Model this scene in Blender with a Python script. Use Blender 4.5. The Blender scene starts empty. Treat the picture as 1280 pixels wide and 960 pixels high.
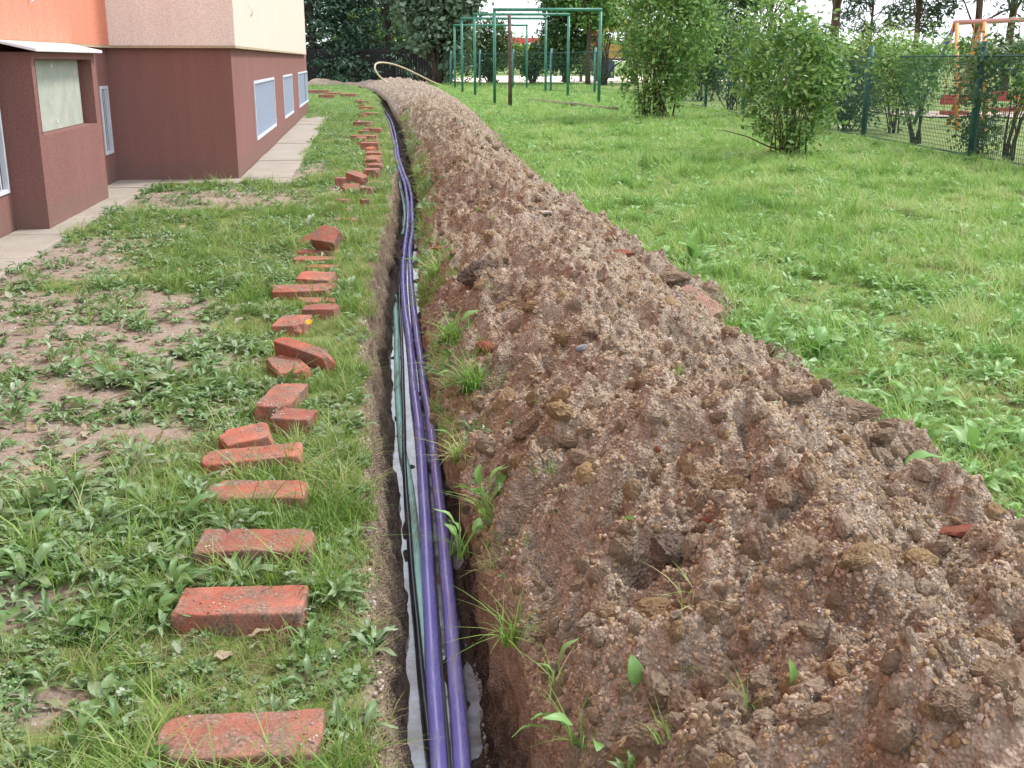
import bpy, bmesh, math, random
import numpy as np
from mathutils import Vector, Matrix, Euler

# ------------------------------------------------------------------ camera, world, sun, exposure
S = bpy.context.scene
COL = S.collection
CAM_H = 1.21
F = 1400.0
TH = math.radians(16.13)
cd = bpy.data.cameras.new('camera'); cam = bpy.data.objects.new('camera', cd); COL.objects.link(cam)
cam.location = (0, 0, CAM_H); cam.rotation_euler = (math.radians(90) - TH, 0, 0)
cd.lens = F / 1280 * 36; cd.sensor_width = 36; cd.clip_start = .05; cd.clip_end = 2000
S.camera = cam
SUN_EL, SUN_AZ = math.radians(52), math.radians(62)     # azimuth clockwise from +Y
w = bpy.data.worlds.new('World'); S.world = w; w.use_nodes = True
nt = w.node_tree; nt.nodes.clear()
out = nt.nodes.new('ShaderNodeOutputWorld'); bg = nt.nodes.new('ShaderNodeBackground')
sky = nt.nodes.new('ShaderNodeTexSky'); sky.sky_type = 'NISHITA'; sky.sun_disc = False
sky.sun_elevation = SUN_EL; sky.sun_rotation = SUN_AZ; sky.dust_density = 3; sky.air_density = 1.2
mx = nt.nodes.new('ShaderNodeMix'); mx.data_type = 'RGBA'
tc = nt.nodes.new('ShaderNodeTexCoord'); nz = nt.nodes.new('ShaderNodeTexNoise'); rp = nt.nodes.new('ShaderNodeValToRGB')
nz.inputs['Scale'].default_value = 2.2; nz.inputs['Detail'].default_value = 6
rp.color_ramp.elements[0].position = .25; rp.color_ramp.elements[0].color = (.62,)*3 + (1,)
rp.color_ramp.elements[1].position = .6; rp.color_ramp.elements[1].color = (.93,)*3 + (1,)
nt.links.new(tc.outputs['Generated'], nz.inputs['Vector']); nt.links.new(nz.outputs['Fac'], rp.inputs['Fac'])
nt.links.new(rp.outputs['Color'], mx.inputs['Factor']); nt.links.new(sky.outputs[0], mx.inputs['A'])
mx.inputs['B'].default_value = (10.9, 11.4, 12.6, 1)     # bright cloud cover
nt.links.new(mx.outputs['Result'], bg.inputs['Color']); bg.inputs['Strength'].default_value = .1
nt.links.new(bg.outputs[0], out.inputs[0])
sd = bpy.data.lights.new('sun', 'SUN'); sd.energy = 2.1; sd.angle = math.radians(11); sd.color = (1, .95, .87)
sun = bpy.data.objects.new('sun', sd); COL.objects.link(sun)
sv = Vector((math.sin(SUN_AZ)*math.cos(SUN_EL), math.cos(SUN_AZ)*math.cos(SUN_EL), math.sin(SUN_EL)))
sun.rotation_euler = sv.to_track_quat('Z', 'Y').to_euler(); sun.location = (20, 10, 30)
S.view_settings.view_transform = 'Standard'; S.view_settings.look = 'None'
S.view_settings.exposure = 0.85; S.view_settings.gamma = 1
S.cycles.max_bounces = 6; S.cycles.transparent_max_bounces = 6

R = random.Random(7)
rng = np.random.default_rng(11)
PI = math.pi

# ------------------------------------------------------------------ helpers
def G(px, py, z=0.0):
    """survey measurement: where the sight line through a photo pixel meets height z"""
    rx, up = px - 640.0, 480.0 - py
    Y = F*math.cos(TH) + up*math.sin(TH); Z = -F*math.sin(TH) + up*math.cos(TH)
    t = (z - CAM_H)/Z
    return Vector((rx*t, Y*t, z))

def GY(px, py, Y0):
    rx, up = px - 640.0, 480.0 - py
    Y = F*math.cos(TH) + up*math.sin(TH); Z = -F*math.sin(TH) + up*math.cos(TH)
    t = Y0/Y
    return Vector((rx*t, Y0, CAM_H + Z*t))

def link(o, parent=None):
    COL.objects.link(o)
    if parent is not None: o.parent = parent
    return o

def tag(o, label=None, cat=None, group=None, kind=None):
    if label: o['label'] = label
    if cat: o['category'] = cat
    if group: o['group'] = group
    if kind: o['kind'] = kind
    return o

def empty(name, loc=(0,0,0), rz=0.0, label=None, cat=None, group=None):
    o = bpy.data.objects.new(name, None); o.empty_display_size = .2
    o.location = loc; o.rotation_euler = (0,0,rz); link(o); return tag(o, label, cat, group)

def npmesh(name, V, Fq, mats, smooth=True, mi=None):
    me = bpy.data.meshes.new(name); V = np.asarray(V, np.float32); Fq = np.asarray(Fq, np.int32)
    k = Fq.shape[1]; n = len(Fq)
    me.vertices.add(len(V)); me.vertices.foreach_set('co', V.ravel())
    me.loops.add(n*k); me.loops.foreach_set('vertex_index', Fq.ravel())
    me.polygons.add(n); me.polygons.foreach_set('loop_start', np.arange(0, n*k, k, dtype=np.int32))
    me.polygons.foreach_set('loop_total', np.full(n, k, np.int32))
    me.polygons.foreach_set('use_smooth', np.full(n, smooth, bool))
    if mi is not None: me.polygons.foreach_set('material_index', np.asarray(mi, np.int32))
    for m in (mats if isinstance(mats, (list, tuple)) else [mats]): me.materials.append(m)
    me.update(calc_edges=True); me.validate(); return me

def obj(name, me, parent=None, loc=(0,0,0), rot=(0,0,0)):
    o = bpy.data.objects.new(name, me); o.location = loc; o.rotation_euler = rot; return link(o, parent)

class MB:
    """collects shapes for ONE mesh"""
    def __init__(s): s.v, s.f = [], []
    def add(s, vs, fs):
        b = len(s.v); s.v += [tuple(v) for v in vs]; s.f += [tuple(b+i for i in f) for f in fs]; return s
    def box(s, x0, y0, z0, x1, y1, z1):
        return s.add([(x0,y0,z0),(x1,y0,z0),(x1,y1,z0),(x0,y1,z0),(x0,y0,z1),(x1,y0,z1),(x1,y1,z1),(x0,y1,z1)],
            [(0,3,2,1),(4,5,6,7),(0,1,5,4),(1,2,6,5),(2,3,7,6),(3,0,4,7)])
    def tube(s, pts, rad, n=8, caps=True):
        pts = [Vector(p) for p in pts]; m = len(pts)
        if not hasattr(rad, '__len__'): rad = [rad]*m
        vs = []; ref = None
        for i, p in enumerate(pts):
            t = (pts[min(i+1, m-1)] - pts[max(i-1, 0)]).normalized()
            if ref is None: ref = Vector((0,0,1)) if abs(t.z) < .9 else Vector((1,0,0))
            a = t.cross(ref).normalized(); b = a.cross(t).normalized(); ref = b
            for k in range(n):
                an = 2*PI*k/n; vs.append(p + (a*math.cos(an) + b*math.sin(an))*rad[i])
        fs = [(i*n+k, i*n+(k+1)%n, (i+1)*n+(k+1)%n, (i+1)*n+k) for i in range(m-1) for k in range(n)]
        if caps: fs += [tuple(range(n-1, -1, -1)), tuple((m-1)*n+k for k in range(n))]
        return s.add(vs, fs)
    def build(s, name, mat, parent=None, smooth=False, bevel=0, loc=(0,0,0), rot=(0,0,0)):
        me = bpy.data.meshes.new(name); me.from_pydata(s.v, [], s.f); me.materials.append(mat)
        bm = bmesh.new(); bm.from_mesh(me)
        bmesh.ops.recalc_face_normals(bm, faces=bm.faces)
        if bevel: bmesh.ops.bevel(bm, geom=list(bm.edges), offset=bevel, segments=2, profile=.6, affect='EDGES')
        bm.to_mesh(me); bm.free()
        for p in me.polygons: p.use_smooth = smooth
        return obj(name, me, parent, loc, rot)

def u32(x): return x.astype(np.int64).astype(np.uint64) & np.uint64(0xffffffff)
def hsh(ix, iy, iz=0, seed=0):
    h = (u32(ix)*np.uint64(374761393) + u32(iy)*np.uint64(668265263) + u32(np.asarray(iz)+0*ix)*np.uint64(2147483647) + np.uint64(seed*2654435761 & 0xffffffff)) & np.uint64(0xffffffff)
    h = ((h ^ (h >> np.uint64(13)))*np.uint64(1274126177)) & np.uint64(0xffffffff)
    h = ((h ^ (h >> np.uint64(16)))*np.uint64(2246822519)) & np.uint64(0xffffffff)
    return ((h ^ (h >> np.uint64(15))) & np.uint64(0xffffff)).astype(np.float64)/16777215.0
def noise2(x, y, seed=0):
    ix, iy = np.floor(x), np.floor(y); fx, fy = x-ix, y-iy
    ux, uy = fx**3*(fx*(fx*6-15)+10), fy**3*(fy*(fy*6-15)+10)
    def g(dx, dy):
        a = hsh(ix+dx, iy+dy, 0, seed)*2*PI; return np.cos(a)*(fx-dx) + np.sin(a)*(fy-dy)
    a, b, c, d = g(0,0), g(1,0), g(0,1), g(1,1)
    return ((a+(b-a)*ux)*(1-uy) + (c+(d-c)*ux)*uy)*1.4
def fbm(x, y, oct=4, seed=0, gain=.5):
    r = 0; a = 1.0
    for o in range(oct): r = r + a*noise2(x*2**o+7.3*o, y*2**o-3.1*o, seed+o); a *= gain
    return r
def worley(x, y, seed=0):
    ix, iy = np.floor(x), np.floor(y); best = np.full(x.shape, 9.0); bid = np.zeros(x.shape)
    for dx in (-1,0,1):
        for dy in (-1,0,1):
            cx, cy = ix+dx, iy+dy
            px = cx + hsh(cx, cy, 1, seed); py = cy + hsh(cx, cy, 2, seed)
            d = (px-x)**2 + (py-y)**2; i = hsh(cx, cy, 3, seed); m = d < best
            best = np.where(m, d, best); bid = np.where(m, i, bid)
    return np.sqrt(best), bid

# ---- materials
def N(t, typ, **kw):
    n = t.nodes.new(typ)
    for k, v in kw.items():
        if k.startswith('i_'): n.inputs[k[2:].replace('_', ' ')].default_value = v
        else: setattr(n, k, v)
    return n
def ramp(t, src, stops):
    r = t.nodes.new('ShaderNodeValToRGB'); e = r.color_ramp.elements
    while len(e) < len(stops): e.new(.5)
    for i, (p, c) in enumerate(stops):
        e[i].position = p; e[i].color = tuple(c) + (1,) if len(c) == 3 else c
    t.links.new(src, r.inputs['Fac']); return r.outputs['Color']
def mixc(t, fac, a, b, mode='MIX'):
    m = t.nodes.new('ShaderNodeMix'); m.data_type = 'RGBA'; m.blend_type = mode
    for s, v in (('Factor', fac), ('A', a), ('B', b)):
        if hasattr(v, 'links') or isinstance(v, bpy.types.NodeSocket): t.links.new(v, m.inputs[s])
        else: m.inputs[s].default_value = (tuple(v) + (1,) if hasattr(v, '__len__') and len(v) == 3 else v)
    return m.outputs['Result']
def newmat(name, rough=.8, spec=.3):
    m = bpy.data.materials.new(name); m.use_nodes = True; t = m.node_tree
    b = t.nodes['Principled BSDF']; b.inputs['Roughness'].default_value = rough; b.inputs['Specular IOR Level'].default_value = spec
    return m, t, b
def noi(t, scale, detail=4, rough=.55, vec=None, dist=0):
    n = N(t, 'ShaderNodeTexNoise'); n.inputs['Scale'].default_value = scale; n.inputs['Detail'].default_value = detail
    n.inputs['Roughness'].default_value = rough; n.inputs['Distortion'].default_value = dist
    if vec is None: vec = t.nodes.new('ShaderNodeTexCoord').outputs['Object']
    t.links.new(vec, n.inputs['Vector']); return n.outputs['Fac']
def bump(t, b, h, strength=.4, dist=.01):
    n = N(t, 'ShaderNodeBump'); n.inputs['Strength'].default_value = strength; n.inputs['Distance'].default_value = dist
    t.links.new(h, n.inputs['Height']); t.links.new(n.outputs['Normal'], b.inputs['Normal'])
def simple(name, col, rough=.6, var=.15, scale=8, spec=.3, bmp=0, bscale=60, metal=0):
    m, t, b = newmat(name, rough, spec)
    f = noi(t, scale, 5)
    c = ramp(t, f, [(.3, [x*(1-var) for x in col]), (.7, [min(1, x*(1+var)) for x in col])])
    t.links.new(c, b.inputs['Base Color']); b.inputs['Metallic'].default_value = metal
    if bmp: bump(t, b, noi(t, bscale, 3), bmp, .004)
    return m

def soil_mat(name, cols, speck=.5, damp_shade=0.0, och=0):
    m, t, b = newmat(name, .95, .1)
    v = t.nodes.new('ShaderNodeTexCoord').outputs['Object']
    big = noi(t, 3.0, 5, .6, v); med = noi(t, 38, 5, .65, v)
    c = ramp(t, big, [(.32, cols[0]), (.5, cols[1]), (.68, cols[2])])
    c = mixc(t, .65, c, ramp(t, med, [(.3, [x*.5 for x in cols[1]]), (.5, cols[1]), (.7, [x*1.5 for x in cols[2]])]))
    if och:
        c = mixc(t, ramp(t, noi(t, 5.5, 6, .6, v, .5), [(.56, (0,0,0)), (.66, (.75,.75,.75))]), c, (.25,.16,.085))
        c = mixc(t, ramp(t, noi(t, 2.6, 5, .6, v, .3), [(.58, (0,0,0)), (.70, (.6,.6,.6))]), c, (.12,.085,.065))
    vo = N(t, 'ShaderNodeTexVoronoi'); vo.inputs['Scale'].default_value = 150; t.links.new(v, vo.inputs['Vector'])
    sp = ramp(t, vo.outputs['Color'], [(.62, (0,0,0)), (.9, (1,1,1))])
    sp2 = ramp(t, vo.outputs['Distance'], [(.25, (1,1,1)), (.5, (0,0,0))])
    fac = mixc(t, 1.0, sp, sp2, 'MULTIPLY')
    g = N(t, 'ShaderNodeMath', operation='MULTIPLY'); t.links.new(fac, g.inputs[0]); g.inputs[1].default_value = speck
    c = mixc(t, g.outputs[0], c, (.58, .52, .46))
    t.links.new(c, b.inputs['Base Color'])
    h = N(t, 'ShaderNodeMath', operation='ADD'); t.links.new(noi(t, 90, 6, .7, v), h.inputs[0]); t.links.new(vo.outputs['Distance'], h.inputs[1])
    bump(t, b, h.outputs[0], .75, .012)
    if damp_shade:     # dry crumbly topsoil above, damp subsoil below with wall shade in its dark colour
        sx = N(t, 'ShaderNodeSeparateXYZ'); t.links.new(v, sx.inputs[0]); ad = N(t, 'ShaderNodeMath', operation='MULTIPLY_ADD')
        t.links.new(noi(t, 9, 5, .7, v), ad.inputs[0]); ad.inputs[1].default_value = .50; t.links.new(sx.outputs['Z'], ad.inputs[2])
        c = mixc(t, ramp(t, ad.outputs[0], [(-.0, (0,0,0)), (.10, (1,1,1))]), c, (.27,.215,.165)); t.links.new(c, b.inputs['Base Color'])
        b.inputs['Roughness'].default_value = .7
    return m

def leaf_mat(name, cols, trans=.3, rough=.5, spec=.35, island=False, patch=0):
    """green with a shade of its own for each tuft or leaf"""
    m, t, b = newmat(name, rough, spec)
    if island:
        r = N(t, 'ShaderNodeNewGeometry').outputs['Random Per Island']
    else:
        r0 = N(t, 'ShaderNodeObjectInfo').outputs['Random']; r1 = N(t, 'ShaderNodeNewGeometry').outputs['Random Per Island']
        a = N(t, 'ShaderNodeMath', operation='ADD'); t.links.new(r0, a.inputs[0]); t.links.new(r1, a.inputs[1])
        h = N(t, 'ShaderNodeMath', operation='MULTIPLY'); t.links.new(a.outputs[0], h.inputs[0]); h.inputs[1].default_value = .5; r = h.outputs[0]
        if patch:     # patches of different turf across the ground
            n_ = noi(t, .8, 4, .6, N(t, 'ShaderNodeNewGeometry').outputs['Position']); q = N(t, 'ShaderNodeMath', operation='MULTIPLY_ADD'); t.links.new(n_, q.inputs[0]); q.inputs[1].default_value = patch
            q2 = N(t, 'ShaderNodeMath', operation='SUBTRACT'); t.links.new(r, q2.inputs[0]); q2.inputs[1].default_value = patch*.41; t.links.new(q2.outputs[0], q.inputs[2]); r = q.outputs[0]
    n = len(cols); c = ramp(t, r, [((i+.5)/n, x) for i, x in enumerate(cols)])
    t.links.new(c, b.inputs['Base Color'])
    tr = N(t, 'ShaderNodeBsdfTranslucent'); t.links.new(mixc(t, .25, c, (.25,.38,.05)), tr.inputs['Color'])
    ms = N(t, 'ShaderNodeMixShader'); ms.inputs[0].default_value = trans
    t.links.new(b.outputs[0], ms.inputs[1]); t.links.new(tr.outputs[0], ms.inputs[2])
    t.links.new(ms.outputs[0], t.nodes['Material Output'].inputs['Surface']); return m

M = {}
M['mound'] = soil_mat('dug_soil', [(.20,.153,.112),(.32,.253,.192),(.44,.362,.282)], .85, 0, 1)
M['trench'] = soil_mat('damp_shaded_soil', [(.055,.038,.028),(.092,.066,.049),(.15,.112,.085)], .15, 1)  # dark tone carries the trench wall's shade as well as damp
M['ground'] = soil_mat('garden_soil', [(.17,.115,.085),(.26,.185,.14),(.33,.25,.19)], .45)
M['crumb'] = leaf_mat('soil_crumb', [(.16,.115,.08),(.24,.18,.13),(.31,.24,.175),(.29,.20,.115),(.40,.33,.26),(.34,.24,.135),(.25,.19,.14)], 0, .9, .2)
M['pebble'] = leaf_mat('pebble', [(.30,.26,.23),(.42,.38,.34),(.26,.25,.25),(.60,.56,.51),(.35,.28,.23)], 0, .7, .3)

# ------------------------------------------------------------------ the lie of the land (measured lines, as functions of Y)
def line(pts, z=0.0, ext=True):
    w_ = sorted([G(a, b, z) for a, b in pts], key=lambda p: p.y)
    ys = np.array([p.y for p in w_]); xs = np.array([p.x for p in w_])
    s0 = -.13
    ys = np.concatenate([[ys[0]-8], ys]); xs = np.concatenate([[xs[0]-s0*8], xs])
    return lambda Y: np.interp(Y, ys, xs)
def wig(f, am, sd_): return lambda Y: f(Y) + am*fbm(np.asarray(Y, float)*3.1, np.asarray(Y, float)*0+.37, 3, sd_)
XL = line([(478,960),(482,850),(478,700),(482,600),(476,500),(476,430),(474,370),(480,315),(487,295),(493,262),(494,230),(493,197),(486,157),(471,121),(458,112),(440,107.5)])
XR = line([(706,960),(668,850),(632,760),(608,680),(584,600),(562,540),(548,480),(532,400),(528,330),(529,290),(526,230),(516,197),(505,157),(484,122),(470,112),(455,107.5)])
XB = line([(1400,790),(1275,688),(1165,600),(1090,535),(1010,488),(940,440),(900,395),(835,340),(760,302),(700,256),(650,208),(618,170),(590,142),(572,126),(548,113),(530,106.5)])
XL0 = XL; XLs = lambda Y: XL0(Y) - .055*np.clip((np.asarray(Y, float)-2.0)/1.2, .25, 1)*np.clip((13-np.asarray(Y, float))/5, 0, 1)
XL, XR = wig(XLs, .018, 3), wig(XR, .022, 4)
XB = wig(XB, .07, 6)
BR = line([(606,960),(590,800),(580,700),(566,600),(548,500),(540,440),(526,340),(521,290),(519,230),(508,197),(500,157),(482,122),(470,113),(455,108)], -.45)

def ground_z(X, Y):
    d = np.minimum(1, 25/np.maximum(Y, 1))
    return (.022*fbm(X*1.3, Y*1.3, 3, 5) + .008*fbm(X*9, Y*9, 3, 9))*d
def rows(y0, y1, k, mn):
    r = [y0]
    while r[-1] < y1: r.append(r[-1] + max(mn, k*max(r[-1], .3)))
    return np.array(r)
def gridfaces(nr, nc):
    i = np.arange(nr-1)[:, None]*nc + np.arange(nc-1)[None, :]
    return np.stack([i, i+1, i+nc+1, i+nc], -1).reshape(-1, 4)

YG = np.concatenate([-rows(1.0, 300, .5, .5)[::-1], rows(-.9, .9, .1, .1), rows(1.0, 74, .006, .012), rows(75, 900, .08, .5)])
dep = lambda Y: np.clip((62-Y)/10, 0, 1)                # the trench runs out before the back fence
def side_sheet(edge, sgn, name):
    u = np.concatenate([[0, .012, .03, .06, .1], np.arange(.15, 3, .05), 3*1.07**np.arange(0, 90)])
    X = edge(YG)[:, None] + sgn*u[None, :] * np.ones_like(YG)[:, None]; Y = YG[:, None] + 0*X
    Z = ground_z(X, Y); lip = np.array([-.03, -.008, 0]); Z[:, :3] += lip*dep(Y[:, :3])
    Z[:, 0] += .0
    V = np.stack([X, Y, Z], -1).reshape(-1, 3); Fq = gridfaces(*X.shape)
    if sgn < 0: Fq = Fq[:, ::-1]
    return V, Fq
VL, FL = side_sheet(lambda Y: XL(Y), -1, 'l')
VR, FR = side_sheet(lambda Y: XR(Y)+.05, 1, 'r')
# ground: soil with a low green where the turf closes over it, kept as a real map of bare patches
def bare(X, Y):
    """0 = closed turf, 1 = bare soil (patches seen beside the house)"""
    b = np.zeros_like(X)
    for (px, py, rx, ry) in [(55,395,1.0,.8),(10,440,1.1,.7),(60,560,.5,.42),(30,590,.25,.2),(270,250,.9,.9),(60,330,.5,1.2),(190,255,.4,1.0),(20,760,.16,.15),(75,880,.14,.10),(150,460,.5,.3),(0,510,.6,.4),(375,215,.35,1.4),(440,238,.3,.6)]:
        g = G(px, py); e = ((X-g.x)/rx)**2 + ((Y-g.y)/ry)**2; b = np.maximum(b, np.exp(-e*.9))
    b = b + .30*fbm(X*2.2, Y*2.2, 3, 21)
    return np.clip((b-.28)*2.4, 0, 1)
m, t, b = newmat('turf_ground', .9, .2)
v = t.nodes.new('ShaderNodeTexCoord').outputs['Object']
src = M['ground'].node_tree
c_soil = ramp(t, noi(t, 5, 6, .65, v), [(.3, (.19,.145,.11)), (.5, (.29,.235,.185)), (.7, (.38,.32,.265))])
c_s2 = ramp(t, noi(t, 60, 4, .7, v), [(.3, (.14,.10,.075)), (.55, (.30,.245,.20)), (.75, (.52,.46,.41))])
c_soil = mixc(t, .5, c_soil, c_s2)
c_tf = ramp(t, noi(t, 25, 6, .7, v), [(.3, (.06,.075,.025)), (.5, (.14,.19,.055)), (.72, (.30,.33,.14))])
far = ramp(t, noi(t, .35, 4, .6, v), [(.35, (.15,.24,.05)), (.65, (.26,.32,.11))])
at_ = N(t, 'ShaderNodeAttribute', attribute_name='turf')
c_tf = mixc(t, .35, c_tf, far)
c = mixc(t, at_.outputs['Fac'], c_soil, c_tf)
t.links.new(c, b.inputs['Base Color']); bump(t, b, noi(t, 80, 6, .7, v), .7, .012)
M['turf'] = m
V = np.concatenate([VL, VR]); Fq = np.concatenate([FL, FR+len(VL)])
me = npmesh('ground', V, Fq, M['turf'])
at = me.attributes.new('turf', 'FLOAT', 'POINT')
tv = 1 - bare(V[:, 0], V[:, 1]); tv = np.where(V[:, 0] > XR(V[:, 1]), 1, tv)
lipd = XL(V[:, 1]) - V[:, 0]; tv = np.where((lipd > -.1) & (lipd < .07), tv*np.clip((lipd-.01)/.06, 0, 1), tv)
at.data.foreach_set('value', np.clip(tv, 0, 1).astype(np.float32))
tag(obj('ground', me), kind='structure')

# trench: earth walls and floor
YT = YG[(YG > -5) & (YG < 65)]
prof = []                                                 # (fraction between edges, z)
L_, Rr, B_ = XL(YT), XR(YT), BR(YT)
cols = []
def lerp(a, b, k): return a+(b-a)*k
bw = .055 + (XL0(YT)-XLs(YT))*.9
for k in np.linspace(0, 1, 3): cols.append((L_-.05+.05*k, .0-.006*k+0*YT, 0))
for k in np.linspace(.06, 1, 13): cols.append((L_+bw*k**1.25, -.45*k+0*YT, 1))
bl = L_+bw
for k in np.linspace(.06, 1, 22): cols.append((lerp(bl, np.maximum(B_, bl+.2), k), -.45+0*YT, 2))
b2 = np.maximum(B_, bl+.2)
for k in np.linspace(.05, 1, 22): cols.append((lerp(b2, Rr, k**1.5), -.45+.45*k+0*YT, 1))
for k in (.03, .08, .13): cols.append((Rr+k, .0+0*YT-.01, 0))
X = np.stack([c_[0] for c_ in cols], 1); Z = np.stack([c_[1] for c_ in cols], 1); typ = np.array([c_[2] for c_ in cols])
Y = YT[:, None] + 0*X
dd = dep(Y); Z = Z*dd
wn = fbm(Y*5, Z*9+X*2, 4, 31)*.035 + fbm(Y*16, Z*20, 3, 37)*.016
X = X + np.where(typ == 1, wn, 0)*np.sin(np.clip(-Z/.45, 0, 1)*PI)**.5
fr_ = np.clip((X-bl[:, None])/(b2-bl)[:, None], 0, 1)
fl = fbm(X*6, Y*2.6, 3, 41)*.042 + fbm(X*14, Y*14, 2, 43)*.004 - .016*(fr_ < .5) + .012*(fr_ > .75)
cen = 1-np.abs((X-(bl[:, None]+b2[:, None])/2)/((b2-bl)[:, None]/2+1e-6))
Z = Z + np.where(typ == 2, fl - .006 + .05*np.clip(.25-cen, 0, 1), 0)*dd
Z = Z + np.where(typ == 0, ground_z(X, Y)-.004, 0)
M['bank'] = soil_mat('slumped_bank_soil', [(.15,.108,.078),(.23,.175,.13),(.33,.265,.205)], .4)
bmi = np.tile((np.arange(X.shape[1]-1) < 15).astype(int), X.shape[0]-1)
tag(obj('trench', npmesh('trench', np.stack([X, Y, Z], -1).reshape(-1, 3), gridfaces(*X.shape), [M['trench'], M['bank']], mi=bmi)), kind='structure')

# water lying on the trench floor
m, t, b = newmat('muddy_sky_water', .03, .5)
b.inputs['IOR'].default_value = 1.8
t.links.new(ramp(t, noi(t, 7, 6, .65), [(.40, (.15,.115,.09)), (.50, (.30,.295,.30)), (.62, (.46,.475,.52))]), b.inputs['Base Color'])  # brown is mud; the pale blue-grey paints in the reflected sky
bump(t, b, noi(t, 9, 3), .06, .01)
yw = rows(1.2, 30, .01, .05); xl, xr = XL(yw)-.0, np.maximum(BR(yw), XL(yw)+.2)+.03
k = np.linspace(0, 1, 7)[None, :]; Xw = xl[:, None]*(1-k)+xr[:, None]*k; Yw = yw[:, None]+0*Xw
tag(obj('puddle_water', npmesh('puddle_water', np.stack([Xw, Yw, Xw*0-.447], -1).reshape(-1, 3), gridfaces(*Xw.shape), m)), kind='structure')

# ------------------------------------------------------------------ heap of dug soil
PITS = [(675,485,.055,.10,.05),(652,622,.07,.09,.05),(812,728,.08,.10,.06),(932,596,.035,.06,.04),(1012,560,.03,.03,.05),(690,560,.02,.03,.02)]
def mound_xyz(Y, s):
    xl, xb = XR(Y)-.015, XB(Y)
    wd = xb-xl
    sj = s
    X = xl + wd*np.maximum(sj, 0) + .035*fbm(Y*3, s*3, 3, 51)*np.clip(s*4, 0, 1)
    hm = .36 + .07*noise2(Y*.55, 0*Y+.3, 61) + .03*noise2(Y*1.7, 0*Y+.6, 62)
    hm = hm*np.clip((68-Y)/16, 0, 1)
    pk = .42 + .08*noise2(Y*.8, 0*Y+1.3, 63)
    c = np.clip(s, 0, 1)
    sh = np.where(c < pk, np.sin(np.clip(c/pk, 0, 1)*PI/2)**.8, np.cos(np.clip((c-pk)/(1-pk), 0, 1)*PI/2)**1.15)
    Z = hm*sh
    Z = np.where(s < 0, s*2.2, Z); Z = np.where(s > 1, -(s-1)*1.0, Z)
    env = np.clip(s/.06+.25, 0, 1)*np.clip((1.04-s)/.08, 0, 1)
    rough = .08*fbm(X*2.1, Y*2.1, 3, 71) + .05*fbm(X*6, Y*6, 4, 77)
    cl = 0*X
    for cs, pr, am, sd_ in ((.24,.45,.33,1),(.13,.6,.35,2),(.062,.7,.36,3),(.031,.75,.36,4),(.017,.8,.28,5)):
        wx = X + .25*cs*noise2(X/cs*1.3, Y/cs*1.3, 81+sd_); wy = Y + .25*cs*noise2(X/cs*1.3+9, Y/cs*1.3, 85+sd_)
        d, i = worley(wx/cs, wy/cs, 90+sd_)
        r = .34+.26*i/pr
        hh = np.where(i < pr, np.sqrt(np.clip(1-(d/r)**2, 0, 1)), 0)*cs*am*(.5+i)
        cl = np.where(cs > .1, np.maximum(cl, hh), cl + hh)
    Z = Z + env*(rough + cl - .01)
    for px, py, dp, rx, ry in PITS:
        g = G(px, py, .2); Z = Z - dp*2.2*np.exp(-(((X-g.x)/rx)**2 + ((Y-g.y)/ry)**2)*2.2)
    return X, Z
YM = rows(.9, 66, .0030, .0065)
s = np.concatenate([[-.06, -.03], np.linspace(0, 1, 205), [1.02, 1.05, 1.09]])
Ym, Sm = np.meshgrid(YM, s, indexing='ij'); Xm, Zm = mound_xyz(Ym, Sm)
hidx = None
tag(obj('soil_heap', npmesh('soil_heap', np.stack([Xm, Ym, Zm], -1).reshape(-1, 3), gridfaces(*Xm.shape), M['mound'])),
    'long ridge of dug brown earth heaped beside the open trench', 'soil heap')
def mound_at(Xq, Yq):
    """height of the heap surface at points"""
    Xq = np.atleast_1d(np.asarray(Xq, float)); Yq = np.atleast_1d(np.asarray(Yq, float))
    s_ = (Xq-(XR(Yq)-.015))/(XB(Yq)-XR(Yq)+.015)
    for _ in range(3):
        x, z = mound_xyz(Yq, s_); s_ = s_ + (Xq-x)/(XB(Yq)-XR(Yq))
    x, z = mound_xyz(Yq, s_); return z, s_
def on_mound(px, py):
    """where the sight line meets the heap"""
    z = .25
    for _ in range(6):
        g = G(px, py, z); zz, s_ = mound_at(g.x, g.y); z = .5*z + .5*max(0, float(zz[0]))
    return G(px, py, z)

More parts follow.
